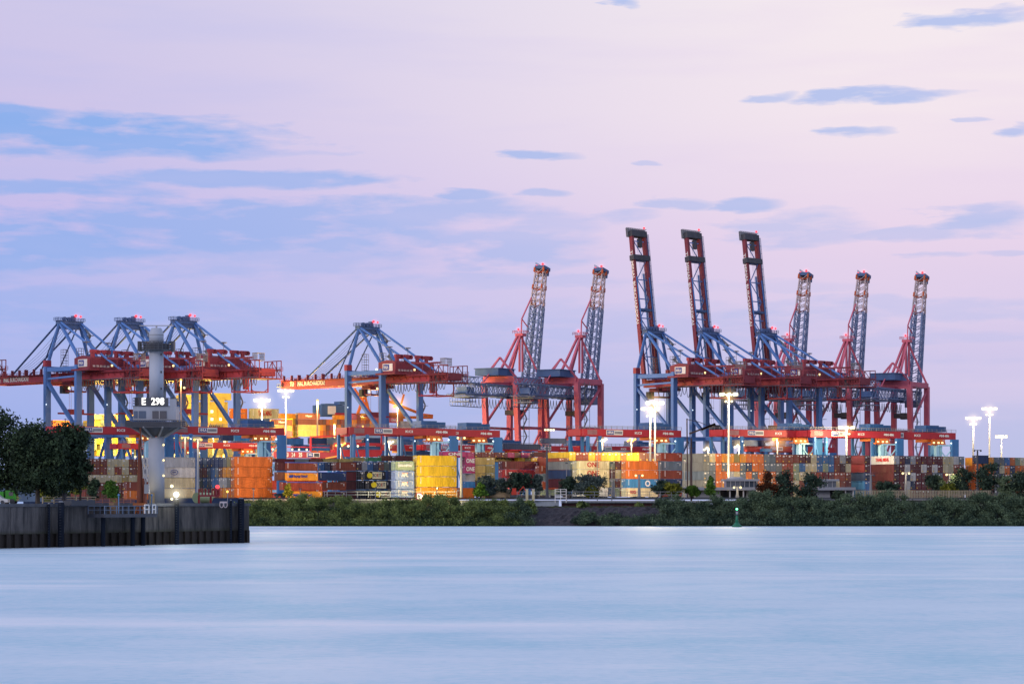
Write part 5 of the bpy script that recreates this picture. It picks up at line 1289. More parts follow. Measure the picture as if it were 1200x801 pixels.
# ------------------------------------------------------------------ near pier on the left
WA = Vector((-90.0, 322.0, 0)); WB = Vector(((287-600)/F*394, 394.0, 0)); wd = (WB-WA).normalized(); wn_ = Vector((-wd.y, wd.x, 0))  # points away
TOP = 6.3
def walld(px):
    k = (px-600)/F; t = (k*WA.y-WA.x)/(wd.x-k*wd.y); return WA+wd*t
pierg = ground_mat('pier ground', (.05,.055,.05), (.1,.1,.085), .5)
b = MB(); q = [WA, WB, WB+wn_*26+wd*(-2), WA+wn_*60]
b.add([(v.x,v.y,TOP-.05) for v in q]+[(v.x,v.y,-3) for v in q], [(0,1,2,3),(1,0,4,5),(2,1,5,6),(3,2,6,7)]); tag(b.build('pier', pierg), kind='structure')
def wallmat():
    m, nt, out = newmat('stained quay concrete'); L = nt.links.new
    tc = N(nt,'ShaderNodeTexCoord'); sp = N(nt,'ShaderNodeSeparateXYZ'); L(tc.outputs['Object'], sp.inputs[0])
    mp = N(nt,'ShaderNodeMapping'); mp.inputs['Scale'].default_value = (1,1,.12); L(tc.outputs['Object'], mp.inputs[0])
    n = N(nt,'ShaderNodeTexNoise'); n.inputs['Scale'].default_value = .9; n.inputs['Detail'].default_value = 8; n.inputs['Roughness'].default_value = .7; L(mp.outputs[0], n.inputs['Vector'])
    cr = N(nt,'ShaderNodeValToRGB'); L(n.outputs['Fac'], cr.inputs[0]); e = cr.color_ramp.elements; e[0].position=.36; e[0].color=(.014,.017,.022,1); e[1].position=.68; e[1].color=(.13,.125,.125,1)
    n2 = N(nt,'ShaderNodeTexNoise'); n2.inputs['Scale'].default_value=.06; L(tc.outputs['Object'], n2.inputs['Vector'])
    md = N(nt,'ShaderNodeMapRange'); md.inputs['From Min'].default_value=.35; md.inputs['From Max'].default_value=.65; md.inputs['To Min'].default_value=.45; md.inputs['To Max'].default_value=1.25; L(n2.outputs['Fac'], md.inputs['Value'])
    vs = N(nt,'ShaderNodeVectorMath',operation='SCALE'); L(cr.outputs[0], vs.inputs[0]); L(md.outputs[0], vs.inputs['Scale'])
    # tidal moss band
    zr = N(nt,'ShaderNodeMapRange'); zr.inputs['From Min'].default_value=1.7; zr.inputs['From Max'].default_value=2.6; L(sp.outputs['Z'], zr.inputs['Value'])
    mx = N(nt,'ShaderNodeMix',data_type='RGBA'); L(zr.outputs[0], mx.inputs['Factor']); ii=[i for i in mx.inputs if i.type=='RGBA']; ii[0].default_value=(.022,.026,.008,1); L(vs.outputs[0], ii[1])
    b_ = N(nt,'ShaderNodeBsdfPrincipled'); b_.inputs['Roughness'].default_value=.85; L([o for o in mx.outputs if o.type=='RGBA'][0], b_.inputs['Base Color'])
    bp = N(nt,'ShaderNodeBump'); bp.inputs['Strength'].default_value=.5; bp.inputs['Distance'].default_value=.08; L(n.outputs['Fac'], bp.inputs['Height']); L(bp.outputs[0], b_.inputs['Normal'])
    L(b_.outputs[0], out.inputs[0]); return m
wm = wallmat(); WL = (WB-WA).length; wang = math.atan2(wd.y, wd.x)
root = empty('quay_wall', WA, wang)
b = MB()
x = 0
while x < WL:
    x2 = min(WL, x+random.uniform(7.6,8.4)); b.box(x+.03,x2-.03,-.9,-.05,2.0,TOP-.35); x = x2
b.box(WL-.9,WL,-.02,24,2.0,TOP-.35)
b.build('wall_panel', wm, root)
b = MB(); b.box(0,WL+.1,-1.1,.6,TOP-.34,TOP+.12); b.box(WL-.5,WL+.1,.62,24,TOP-.34,TOP+.12); b.build('coping', paint('coping dark',(.09,.1,.12),.8,.4,.6), root)
b = MB(); x = 0
while x < WL:
    b.box(x,min(WL,x+.85),-1.0,-.5,-2,2.02)
    if x+.85 < WL: b.box(x+.85,min(WL,x+1.7),-.62,-.3,-2,2.0)
    x += 1.7
b.build('sheet_piling', paint('rusty sheet pile',(.028,.024,.022),.85,.5,1.2), root)
tag(root, 'stained concrete quay wall with sheet piling on the left', 'quay wall')
def local(px, off=0): p = walld(px); return p - wn_*off     # off towards the river
def pile(px, off, r, ytop, label):
    p = local(px, off); z = CAMH+(HZ-ytop)/F*p.y
    root = empty('mooring_pile', Vector((p.x,p.y,-2)))
    MB().lathe([(r,0),(r,z+1.7),(r*.92,z+2)],16).build('shaft', paint('pile steel',(.012,.018,.032),.8,.5,1.,spec=.08), root)
    MB().lathe([(r*.9,z+2.001),(r*.5,z+2.15)],16).build('cap', steel, root)
    b = MB(); 
    for k in range(int(z/.4)): b.beam((-r*.3,-r-.1,2.4+k*.4),(r*.3,-r-.1,2.4+k*.4),.05)
    b.build('ladder', dark, root)
    tag(root, label, 'mooring pile', 'mooring piles along the quay wall'); return root
pile(58.5,2.2,.47,588,'thick dark mooring pile at the left of the jetty')
pile(49,1.4,.2,590,'slim dark fender post left of the thick pile')
pile(160,1.5,.2,590,'slim dark fender post right of the jetty')
pile(197.5,1.7,.36,585,'slim pile carrying the dazzling white lamp right of the tower')
pile(273,1.7,.52,584,'dark mooring pile near the pier end')
pile(262,1.5,.2,586,'slim fender post left of the pier end pile')
# starburst lamp
p = local(197.5,1.7); z = CAMH+(HZ-579)/F*p.y
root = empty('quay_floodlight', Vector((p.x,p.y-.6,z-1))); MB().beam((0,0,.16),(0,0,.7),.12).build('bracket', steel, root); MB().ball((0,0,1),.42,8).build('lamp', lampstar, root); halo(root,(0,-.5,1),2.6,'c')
b = MB(); b.ball((-.7,0,2.3),.25,6).ball((-.7,0,-.3+.6),.2,6).build('lamp', lampw, root); point(root,(0,-2.5,1),500,(1,.95,.8),.4); tag(root,'dazzling white floodlight at the foot of the radar tower','floodlight')

# radar tower
def tower():
    D = 386; base = at(183.3,588,D); base.z = TOP; s = F/D
    root = empty('radar_tower', base); zz = lambda y: CAMH+(HZ-y)/s-TOP; r = 18.5/s/2
    conc = paint('tower pale paint', (.4,.45,.55), .6, .14, .35)
    MB().lathe([(r*1.02,0),(r,zz(512))],32).build('column', conc, root, True)
    MB().lathe([(r*.9,zz(467)),(r*.9,zz(409))],32).build('column', conc, root, True)
    MB().lathe([(r*.9,zz(402)),(r*.92,zz(391)),(r*.72,zz(386)),(r*.6,zz(384.3)),(.1,zz(384))],32).build('cap', conc, root, True)
    MB().lathe([(r*.94,zz(393)),(r*.94,zz(392.2))],32).build('cap_ring', steel, root)
    # gallery
    g = MB(); g.lathe([(r*.95,zz(411.5)),(r*1.95,zz(410.5)),(r*1.95,zz(409.4)),(r*.95,zz(409.4))],24)
    for k in range(24):
        a=2*math.pi*k/24; c=(r*2*math.cos(a),r*2*math.sin(a)); g.beam((c[0],c[1],zz(411)),(c[0],c[1],zz(400.5)),.09)
        for y in (401,404,407,409.6):
            a2=2*math.pi*(k+1)/24; g.beam((c[0],c[1],zz(y)),(r*2*math.cos(a2),r*2*math.sin(a2),zz(y)),.1)
    g.lathe([(r*1.6,zz(409.3)),(r*1.6,zz(403)),(r*1.0,zz(402.5))],20)
    g.box(r*1.9,r*2.3,-1,1,zz(412),zz(400)); g.box(-r*2.3,-r*1.95,-.8,.8,zz(411),zz(400)); g.build('gallery', dark, root)
    # radar scanner
    b = MB(); b.tube((0,0,zz(384)),(0,0,zz(382)),.14); b.box(-2.7,2.7,-.15,.15,zz(382),zz(380.9)); b.build('radar_scanner', palec, root)
    # cabin
    hw = 24.5/s
    b = MB(); b.box(-hw,hw,-2.6,2.6,zz(492.5),zz(477)); b.box(-hw-.1,hw+.1,-2.7,2.7,zz(477),zz(476.3)); b.box(hw-.8,hw+.15,-2.75,-2.0,zz(492.5),zz(468)) ; cb = b.build('cabin', paint('cabin grey',(.32,.36,.44)), root)
    MB().box(-2.4,-1.3,-2.68,-2.61,zz(490.5),zz(482)).box(-hw+.12,-2.6,-2.68,-2.61,zz(490.5),zz(482)).build('shutter', paint('pale blue panel',(.1,.14,.22)), cb)
    MB().box(-.25,2.0,-2.68,-2.61,zz(491),zz(482)).build('window', glasst, cb)
    MB().box(.8,.92,-2.74,-2.69,zz(491),zz(482)).build('window_frame', palec, cb)
    MB().lathe([(r*1.1,zz(511)),(r*1.35,zz(509)),(hw*1.22,zz(501.5)),(hw*1.22,zz(501)),(r,zz(501))],8).build('bracket_cone', paint('bracket dark',(.07,.08,.1)), root)
    b = MB()
    for k in range(8):
        a=2*math.pi*(k+.5)/8; b.beam((r*math.cos(a),r*math.sin(a),zz(512.5)),(hw*1.2*math.cos(a),hw*1.2*math.sin(a),zz(501)),.25)
    b.build('bracket', steel, root)
    g = MB(); dw = 32/s; g.box(-dw,dw,-3.6,3.6,zz(501),zz(499.6))
    for y in (493.2,495.4,497.6): g.beam((-dw,-3.6,zz(y)),(dw,-3.6,zz(y)),.1); g.beam((-dw,3.6,zz(y)),(dw,3.6,zz(y)),.1); g.beam((-dw,-3.6,zz(y)),(-dw,3.6,zz(y)),.1); g.beam((dw,-3.6,zz(y)),(dw,3.6,zz(y)),.1)
    for k in range(25): x=-dw+2*dw*k/24; g.beam((x,-3.6,zz(500)),(x,-3.6,zz(493)),.08); g.beam((x,3.6,zz(500)),(x,3.6,zz(493)),.08)
    g.add([(-dw,-3.57,zz(500)),(dw,-3.57,zz(500)),(dw,-3.57,zz(494.5)),(-dw,-3.57,zz(494.5))],[(0,1,2,3)])
    g.build('deck_railing', dark, root)
    g = MB(); 
    for y in (467,470,473,476.2): g.beam((-hw,-2.7,zz(y)),(hw,-2.7,zz(y)),.08); g.beam((-hw,2.7,zz(y)),(hw,2.7,zz(y)),.08); g.beam((-hw,-2.7,zz(y)),(-hw,2.7,zz(y)),.08); g.beam((hw,-2.7,zz(y)),(hw,2.7,zz(y)),.08)
    for k in range(19): x=-hw+2*hw*k/18; g.beam((x,-2.7,zz(476.3)),(x,-2.7,zz(467)),.07); g.beam((x,2.7,zz(476.3)),(x,2.7,zz(467)),.07)
    g.build('roof_railing', dark, root); MB().box(-2.3,2.3,-2.9,-2.74,zz(476),zz(466.8)).build('sign_board', dark, root); MB().box(2.6,3.1,-2.5,-1.8,zz(476),zz(467)).build('locker', dark, root); MB().box(-3.1,-2.5,-2.5,-1.8,zz(476),zz(466)).build('locker', dark, root)
    sg = glow('sign white light',(1,.97,.93),2.2)
    for t_, px, w_ in (('E',171.6,4.6),('298',188,15.2)):
        put_text('sign_lettering', t_, 1.55, sg, root, ((px-183.3)/s,-2.98,zz(471.3)),(1,0,0),(0,0,1),width=w_/s,bold=.035)
    b = MB()
    for y in (521,539,557): b.ball((r*.98,-.6,zz(y)),.16,6)
    b.build('lamp', smalllamp, root)
    b = MB()
    for y in (415.5,436,455.5): b.box(r*.62,r*.8,-r*.72,-r*.5,zz(y+1.2),zz(y-1.2))
    b.build('porthole', dark, root)
    MB().box(-.9,-.1,-r*1.06,-r*.85,0,1.8).build('door', paint('door tan',(.45,.36,.22)), root)
    spot(root, (-3.5,-5,1.0), (-.6,0,6), 500, (1,.75,.4), 70)
    tag(root, 'pale grey radar tower with round column, cabin and lit sign E 298', 'radar tower')
tower()

# jetty and derrick
def jetty():
    a = local(95,4.5); e = local(157,4.5); z = CAMH+(HZ-604)/F*a.y; L_ = (e-a).length
    root = empty('jetty', Vector((a.x,a.y,0)), wang)
    MB().box(0,L_,-.2,3.2,z-.25,z+.25).build('deck', dark, root)
    b = MB(); b.rail([(0,-.2,z+.25),(L_,-.2,z+.25)],1.2,1.2,.05); b.rail([(0,3.1,z+.25),(L_,3.1,z+.25)],1.2,1.2,.05); b.build('railing', paint('railing blue grey',(.12,.17,.26)), root)
    for x in (1.2, L_*.66, L_*.86): MB().lathe([(.34,-2),(.34,z-.26)],12,(x,1.2,0)).build('pile', paint('pile steel',(.03,.04,.065)), root)
    MB().box(L_*.25,L_*.36,.6,1.6,z+.26,z+1.9).build('control_box', paint('box tan',(.2,.13,.08)), root)
    b = MB(); b.rail([(L_*.75,-.25,z+.3),(L_*.83,-.25,z+.3)],1.3,.6,.08); b.rail([(L_*.9,-.25,z+.3),(L_*.96,-.25,z+.3)],1.3,.6,.08); b.build('gate', markw, root)
    for x in (L_*.3,L_*.93):
        MB().beam((x,.2,z+.3),(x,.2,z+3.0),.1).ball((x,.2,z+3.1),.18,6).build('lamp_post', paint('post blue',(.1,.25,.5)), root)
    MB().box(-L_*.42,.2,1.8,3.4,TOP-.2,TOP+.55).build('gangway', paint('gangway dark',(.05,.06,.08)), root)
    tag(root, 'dark steel jetty with railings on piles before the quay wall', 'jetty')
    p = local(142.5,3.6); s = F/p.y; zb = z+.26; r2 = empty('derrick_crane', Vector((p.x,p.y,zb))); rustm = paint('rusty mast',(.16,.05,.03),.8,.4,.8)
    zz = lambda y: CAMH+(HZ-y)/s-zb
    MB().lathe([(.42,0),(.4,zz(575)),(.16,zz(515))],10).build('mast', rustm, r2)
    MB().beam((.5,.2,zz(595)),(.1,.2,zz(501)),.22).beam((.9,.2,zz(590)),(.6,.2,zz(560)),.5).build('jib', rustm, r2)
    b = MB(); b.path([(0,0,zz(516)),(.8,-.2,zz(560)),(1.1,-.2,zz(575))],.06); b.path([(.1,.2,zz(502)),(1.0,0,zz(550)),(1.0,0,zz(590))],.06); b.box(.8,1.5,-.5,.4,zz(578),zz(567)); b.build('rigging', steel, r2)
    MB().box(-.9,1.0,-.7,.7,zz(592),zz(589)).beam((-.6,-.3,0),(-.2,-.2,zz(590)),.2).beam((.8,-.3,0),(.4,-.2,zz(590)),.2).build('base_frame', paint('rust orange',(.3,.1,.03)), r2)
    tag(r2, 'tall rusty brown derrick crane standing on the jetty', 'derrick crane')
jetty()
# beacon frame
p = local(232,.2); s = F/p.y; root = empty('navigation_beacon', Vector((p.x,p.y,TOP+.12)), wang); zz = lambda y: CAMH+(HZ-y)/s-TOP-.12
Lb = (local(255,.2)-p).length; b = MB(); b.beam((0,0,zz(580.5)),(Lb,0,zz(580.5)),.3)
for k in range(7): x = Lb*k/6; b.beam((x,0,zz(580.5)),(x,0,zz(572.5)),.16 if k<5 else .3)
b.beam((0,0,0),(0,0,zz(580.5)),.25); b.beam((Lb*.6,0,0),(Lb*.6,0,zz(580.5)),.25); b.beam((Lb*.72,0,zz(573)),(Lb,0,zz(573)),.35); b.build('frame', paint('beacon red',(.25,.02,.03)), root)
MB().ball((Lb*.92,-.1,zz(570)),.33,8).build('lamp', lampr, root); b = MB()
for k in (0,1):
    for j in range(16):
        a0,a1=6.283*j/16,6.283*(j+1)/16; cx=Lb*(.78+.2*k); b.beam((cx+.45*math.cos(a0),-1.5,zz(591)+.45*math.sin(a0)),(cx+.45*math.cos(a1),-1.5,zz(591)+.45*math.sin(a1)),.1)
b.beam((Lb*.7,-1.5,zz(588.5)),(Lb*1.05,-1.5,zz(588.5)),.15); b.beam((Lb*.7,-1.5,zz(587.6)),(Lb*1.05,-1.5,zz(587.6)),.12); b.build('ring_marker', paint('marker pale pink',(.6,.5,.5)), root)
tag(root, 'dark red steel beacon frame with a red lamp on the quay', 'beacon')
p = local(260,-4); root = empty('storage_tank', Vector((p.x,p.y,TOP)), wang); MB().tube((-1.6,0,1.0),(1.6,0,1.0),.85,n=20).build('tank', paint('tank pale green',(.4,.5,.28)), root)
MB().box(-1.3,-1,-.5,.5,0,.4).box(1,1.3,-.5,.5,0,.4).build('saddle', steel, root); tag(root, 'pale green tank lying on the quay near its end', 'tank')
p = local(275,-1.5); root = empty('quay_lamp', Vector((p.x,p.y,TOP))); MB().beam((0,0,0),(0,0,1.9),.1).build('post', palec, root); MB().ball((0,-.1,2.0),.2,6).build('lamp', lampo, root); tag(root,'small orange lamp on a short post near the pier end','lamp')
# steel hut dark pole etc: pontoon rail at pier
# big trees
lg = 'large dark trees on the pier'
tree(8,372,478,589,92,F_dark,'large dark tree at the left edge with pale trunk',zb=TOP,n=14000,ls=.26,trunk=.3,group=lg,low=.14)
tree(44,366,489,589,84,F_dark,'large dark tree behind the green truck, middle of the three',zb=TOP,n=14000,ls=.26,trunk=.3,group=lg,low=.16)
tree(75,372,492,589,68,F_dark,'dark tree with forked black trunk, rightmost of the large three',zb=TOP,n=11000,ls=.3,trunk=.3,group=lg,low=.3,trunkm=dark)
tree(94,378,508,575,34,F_dark,'drooping dark crown overhanging right of the large trees',zb=TOP,n=5000,ls=.28,trunk=.15,group=lg,low=.2)
tree(88,420,545,589,30,F_yel,'amber lit foliage below the large trees',zb=TOP,n=3500,ls=.28,trunk=.12,low=.2)
tree(58,425,562,589,26,F_yel,'yellow green bush between the tree trunks',zb=TOP,n=2500,ls=.28,trunk=.12,low=.05)
tree(130,440,562,589,26,F_green,'bright green lamp lit tree beside the rusty derrick',zb=TOP,n=3500,ls=.28,trunk=.12,low=.08)
tree(110,445,560,589,18,F_dark,'small dark bush left of the bright green tree',zb=TOP,n=2000,ls=.28,trunk=.12,low=.05)
# green truck
p = at(8,588,366); root = empty('truck', Vector((p.x,p.y,TOP)), 0); tgm = paint('truck green',(.05,.32,.04),.4)
MB().box(-4,2.0,-.9,.9,.9,1.0).box(-4,-.3,-1,1,1.0,1.9).build('cargo_bed', tgm, root)
b = MB(); b.add([(0,-1,.5),(1.6,-1,.5),(1.6,-1,1.2),(1.25,-1,2.0),(0,-1,2.1),(0,1,.5),(1.6,1,.5),(1.6,1,1.2),(1.25,1,2.0),(0,1,2.1)],[(0,1,2,3,4),(9,8,7,6,5),(0,5,6,1),(1,6,7,2),(2,7,8,3),(3,8,9,4),(4,9,5,0)]); cb = b.build('cab', tgm, root)
MB().box(.5,1.15,-1.04,-1.01,1.3,1.85).build('window', glasst, cb)
for x in (-3,-2,1): 
    for y in (-1,1): MB().tube((x,y-.12,.42),(x,y+.12,.42),.42,n=14).build('wheel', dark, root)
tag(root,'green truck parked under the trees at the left edge','truck')
p = at(4,588,362); root = empty('car', Vector((p.x-1.2,p.y,TOP)))
b = MB(); pr = [(-2,.3),(2,.3),(2,.75),(1.2,.9),(.6,1.4),(-1,1.4),(-1.7,.9),(-2,.85)]; b.add([(x,-.8,z) for x,z in pr]+[(x,.8,z) for x,z in pr],[tuple(range(8)),tuple(range(15,7,-1))]+[(i,i+8,(i+1)%8+8,(i+1)%8) for i in range(8)]); b.build('body', paint('car white',(.6,.65,.7),.3), root)
MB().box(-.8,.5,-.83,-.81,.95,1.3).build('window', glasst, root)
for x in (-1.2,1.2): MB().tube((x,-.85,.3),(x,-.6,.3),.3,n=12).build('wheel', dark, root)
tag(root,'pale car at the left edge in front of the green truck','car')
# guardrail on pier
def fence(p0, p1, h, step, mat, label, name='fence', rails=2, panel=False, z=TOP):
    p0 = Vector(p0); p1 = Vector(p1); L_ = (p1-p0).length; root = empty(name, Vector((p0.x,p0.y,z)), math.atan2(p1.y-p0.y,p1.x-p0.x))
    b = MB()
    for k in range(rails): b.box(0,L_,-.04,.04,h*(k+1)/rails-.14,h*(k+1)/rails)
    b.build('rail', mat, root); pm = MB().box(-.06,.06,-.1,.1,0,h+.05).mesh('post', mat)
    for k in range(int(L_/step)+1): link('post', pm, root).location = (k*step,0,0)
    if panel:
        b = MB(); n = int(L_/.45)
        for k in range(n): b.box(k*.45,k*.45+.25,-.02,.02,.1,h-.1)
        b.build('mesh_panel', mat, root)
    tag(root, label, 'fence'); return root
fence(at(50,0,405), at(112,0,412), 1.2, 2.2, paint('guard rail warm',(.35,.28,.18)), 'low warm lit guard rail behind the big tree trunks', 'guard_rail', 3)
fence(at(112,0,412), at(158,0,414), .9, 1.2, paint('guard rail red',(.3,.12,.08)), 'low reddish guard rail below the bright green tree', 'guard_rail', 3)
# blue grey shed behind the big trees
p = at(46,588,480); root = empty('warehouse', Vector((p.x,p.y,GZ-1)), R(20)); MB().box(-9,3,0,6,0,5.2).build('wall', paint('shed blue grey',(.1,.14,.2)), root)
MB().add([(-9.4,-.4,5.22),(3.4,-.4,5.22),(3.4,6.4,5.22),(-9.4,6.4,5.22),(-9.4,3,6.2),(3.4,3,6.2)],[(0,1,5,4),(2,3,4,5),(0,4,3),(1,2,5),(3,2,1,0)]).build('roof', dark, root); tag(root,'dim blue grey shed seen between the big tree trunks','shed')

# ------------------------------------------------------------------ far bank furniture
pg = paint('pavilion concrete',(.28,.31,.37),.8,.15,.3)
def pavilion(px0, px1, D, label, upper, seed):
    a = gx(px0, D); b_ = gx(px1, D); L_ = (b_-a).length; k = D/F; z = lambda y: CAMH+(HZ-y)*k-GZ
    root = empty('pavilion', a); 
    MB().box(0,L_,-3,5,z(574),z(570.5)).build('roof', pg, root)
    MB().box(L_*.18,L_*.5,-.5,4,0,z(574.1)).build('wall', pg, root); MB().box(L_*.85,L_*.98,0,4,0,z(574.1)).build('wall', pg, root)
    MB().box(L_*.5,L_*.85,3,4,0,z(574.1)).build('wall', dark, root)
    for t in (.04,.62,.8,.96): MB().tube((L_*t,-2.2,0),(L_*t,-2.2,z(574.1)),.22).build('column', palec, root)
    u0, u1 = upper; x0 = (u0-px0)*k; x1 = (u1-px0)*k
    MB().box(x0,x1,-1.5,4,z(570.4),z(563.4)).build('glass_storey', glass('storey glass',(.05,.07,.1)), root)
    b = MB()
    for i in range(int((x1-x0)/1.3)+1): b.box(x0+i*1.3,x0+i*1.3+.12,-1.62,-1.5,z(570.4),z(563.4))
    b.build('mullion', palec, root)
    MB().box(x0-.8,x1+.8,-2.2,4.6,z(563.4),z(561)).build('upper_roof', pg, root)
    tag(root, label, 'building'); return root
pv = pavilion(800,888,676,'flat roofed grey pavilion with glass upper storey at the tall mast foot',(850,886),1)
MB().lathe([(2.4,CAMH+(HZ-561)*676/F-GZ),(2.4,CAMH+(HZ-559.6)*676/F-GZ),(1.6,CAMH+(HZ-558.6)*676/F-GZ)],24,((862-800)*676/F,1,0)).build('round_cap', palec, pv)
pavilion(944,1001,680,'second flat roofed pavilion with rounded upper wall left of the narrow stack',(958,979),2)
pw = paint('flood wall grey',(.3,.35,.42),.7,.15,.3)
def floodwall(px0, px1, D, y0, y1, label, mat=pw, ribs=True):
    a = gx(px0, D); L_ = (px1-px0)*D/F; k = D/F; zt = CAMH+(HZ-y0)*k; zb = CAMH+(HZ-y1)*k
    root = empty('flood_wall', Vector((a.x,a.y,zb))); H = zt-zb
    MB().box(0,L_,0,.4,0,H).build('panel', mat, root)
    if ribs:
        b = MB()
        for i in range(int(L_/1.1)): b.box(i*1.1,i*1.1+.3,-.25,-.005,0,H-.12)
        b.build('rib', mat, root)
    MB().box(-.1,L_+.1,-.35,.5,H,H+.18).build('coping', palec, root)
    tag(root, label, 'flood wall')
floodwall(536,606,660,586.5,593,'ribbed pale flood wall left of the bare slope')
floodwall(626,655,657,586.5,594,'smooth pale blue flood gate in the middle', paint('gate pale blue',(.32,.38,.46)), False)
floodwall(658,876,659,587,588.6,'long pale flood wall coping above a dark red wall')
floodwall(658,830,660,589,593.5,'dark red brown lower wall under the pale coping', paint('wall dark red',(.07,.025,.03)))
fence(gx(606,656), gx(800,658), 1.6, 3, steel, 'thin wire fence along the crown of the slope', z=GZ, rails=2)
fence(gx(1003,658), gx(1162,662), 2.2, 2.6, paint('fence beige',(.35,.31,.22)), 'beige lit fence under the far right containers', z=GZ-.3, rails=2, panel=True)
fence(gx(380,657), gx(536,657), 1.6, 3, steel, 'thin fence behind the scrub in front of the black containers', z=GZ, rails=2)
floodwall(280,536,659.6,585.5,593,'dark retaining wall behind the scrub at left', paint('wall dark',(.06,.065,.07)), False)
floodwall(606,626,659.7,586,593,'short dark wall between ribbed wall and gate', paint('wall dark',(.06,.065,.07)), False)
floodwall(877,1220,659.6,585.5,593,'dark retaining wall behind the right hand scrub', paint('wall dark',(.06,.065,.07)), False)
# gate posts
for px, lb in ((617.5,'left cream gate post by the pale blue flood gate'),(625,'right cream gate post by the pale blue flood gate')):
    p = gx(px, 656); root = empty('gate_post', p); MB().box(-.35,.35,-.35,.35,-1,2.2).build('shaft', paint('post cream',(.6,.55,.36)), root); MB().box(-.45,.45,-.45,.45,2.2,2.35).build('cap', palec, root); tag(root, lb, 'post')
p = gx(657, 655); root = empty('access_gate', p); b = MB()
for x in (-1.5,0,1.5): b.beam((x,0,-1.5),(x,0,2.3),.16)
for z_ in (0,.8,1.6,2.2): b.beam((-1.5,0,z_),(1.5,0,z_),.12)
b.build('frame', markw, root); MB().box(-1.4,-.1,-.06,-.02,.1,.9).build('plate', palec, root); tag(root,'white tubular access gate right of the pale flood gate','gate')
# sand heap
p = gx(586, 668); nn = 40; b = MB(); prof = [(5.4,-.2),(4.6,.7),(3.4,1.6),(2.2,2.4),(1.1,2.95),(.3,3.15)]
b.lathe(prof, 30); 
for i, v in enumerate(b.v): b.v[i] = (v[0]*1.0+random.uniform(-.15,.15), v[1]+random.uniform(-.15,.15), v[2]+random.uniform(-.12,.12))
o = b.build('sand_heap', ground_mat('sand',(.2,.15,.09),(.34,.26,.15),1.)); o.location = p; tag(o,'light brown sand heap on the bank between two trees','sand heap')
# hexagonal shield sign
p = at(492,581,655); root = empty('waterway_sign', Vector((p.x,p.y,GZ))); zc = p.z-GZ
hexa = lambda r_, y: [(-r_,y,zc-r_),(r_*.35,y,zc-r_),(r_*1.1,y,zc),(r_*.35,y,zc+r_),(-r_,y,zc+r_)]
b = MB(); h1 = hexa(1.0,-.1); h2 = hexa(1.0,.05); b.add(h1+h2,[(0,1,2,3,4),(9,8,7,6,5)]+[(i,i+5,(i+1)%5+5,(i+1)%5) for i in range(5)]); b.build('board', paint('sign dark red',(.12,.02,.05)), root)
b = MB(); b.add(hexa(.72,-.13),[(0,1,2,3,4)]); b.build('field', paint('sign pale blue',(.5,.62,.85)), root)
put_text('sign_lettering','N',1.1,dark,root,(-.15,-.16,zc),(1,0,0),(0,0,1),width=.7,bold=.05); MB().beam((0,.1,0),(0,.1,zc+.8),.14).build('post', steel, root); tag(root,'pointed shield sign with dark border at the foot of the yellow stack','sign')
# small red machine
p = gx(604, 660); root = empty('excavator', p); MB().box(-1.1,1.1,-.8,.8,.7,1.6).box(-.9,.2,-.7,.7,1.6,2.5).build('body', paint('machine red',(.5,.05,.03)), root); MB().box(-1.4,1.4,-1,-.5,0,.6).box(-1.4,1.4,.5,1,0,.6).build('track', dark, root)
MB().beam((.8,0,1.4),(2.2,0,3.0),.25).beam((2.2,0,3.0),(3.0,0,1.2),.2).build('arm', paint('machine red',(.5,.05,.03)), root); tag(root,'small red excavator behind the bush right of the sand heap','excavator')
# derrick pole with slanted arm
D = 700; p = gx(810, D); s = F/D; root = empty('loading_arm', p); zz = lambda y: CAMH+(HZ-y)/s-GZ; bw = paint('weathered brown steel',(.09,.06,.055),.8,.4,.6)
MB().lathe([(.4,0),(.32,zz(540)),(.22,zz(513))],8,(0,0,0)).build('pole', bw, root); MB().beam((-1.0,.5,0),(-1.2,.5,zz(490)),.35).build('pole', bw, root)
b = MB(); A_ = Vector((-.6,-.2,zz(508))); B_ = Vector((7,-.2,zz(496.5))); b.beam(A_,B_,.35,.5); b.beam(A_+Vector((3.5,0,1.2)),B_,.35,.7); b.beam(A_,A_+Vector((3.5,0,1.2)),.3); b.path([(-1.2,.3,zz(491)),(2.5,0,zz(494.5)),(4.5,0,zz(498))],.09); b.build('boom', bw, root)
tag(root,'weathered brown pole with a slanted arm left of the tall ring mast','loading arm')
D = 662; p = gx(810.3, D); root = empty('utility_pole', p); MB().lathe([(.22,-1),(.15,14)],8).build('shaft', bw, root); MB().beam((-.9,0,13.4),(.9,0,13.4),.14).build('crossarm', bw, root); tag(root,'slim dark utility pole in front of the grey sided containers','pole')
# buoy
p = Vector(((863.5-600)/F*619, 619, 0)); root = empty('buoy', p); bg_ = paint('buoy green',(.02,.16,.09),.4,.25,1.5); s = F/619
MB().lathe([(.9,-.5),(1.25,0),(1.25,.35),(1.0,.5),(.55,1.0),(.45,1.2)],20).build('float', bg_, root, True)
MB().lathe([(.45,1.2),(.3,2.2),(.3,3.1)],14).build('tower', bg_, root, True)
b = MB()
for k in range(4): a=1.57*k; b.beam((.3*math.cos(a),.3*math.sin(a),3.0),(.38*math.cos(a),.38*math.sin(a),4.3),.08)
b.lathe([(.42,3.05),(.42,3.15)],12); b.build('cage', dark, root); MB().box(-.25,.25,-.3,-.2,3.3,4.0).build('panel', palec, root)
MB().lathe([(.3,4.3),(.3,4.4)],12).build('lantern_base', bg_, root); MB().ball((0,0,4.6),.24,8).build('lamp', lampg, root); tag(root,'green buoy with lit green lantern floating before the right bank','buoy')

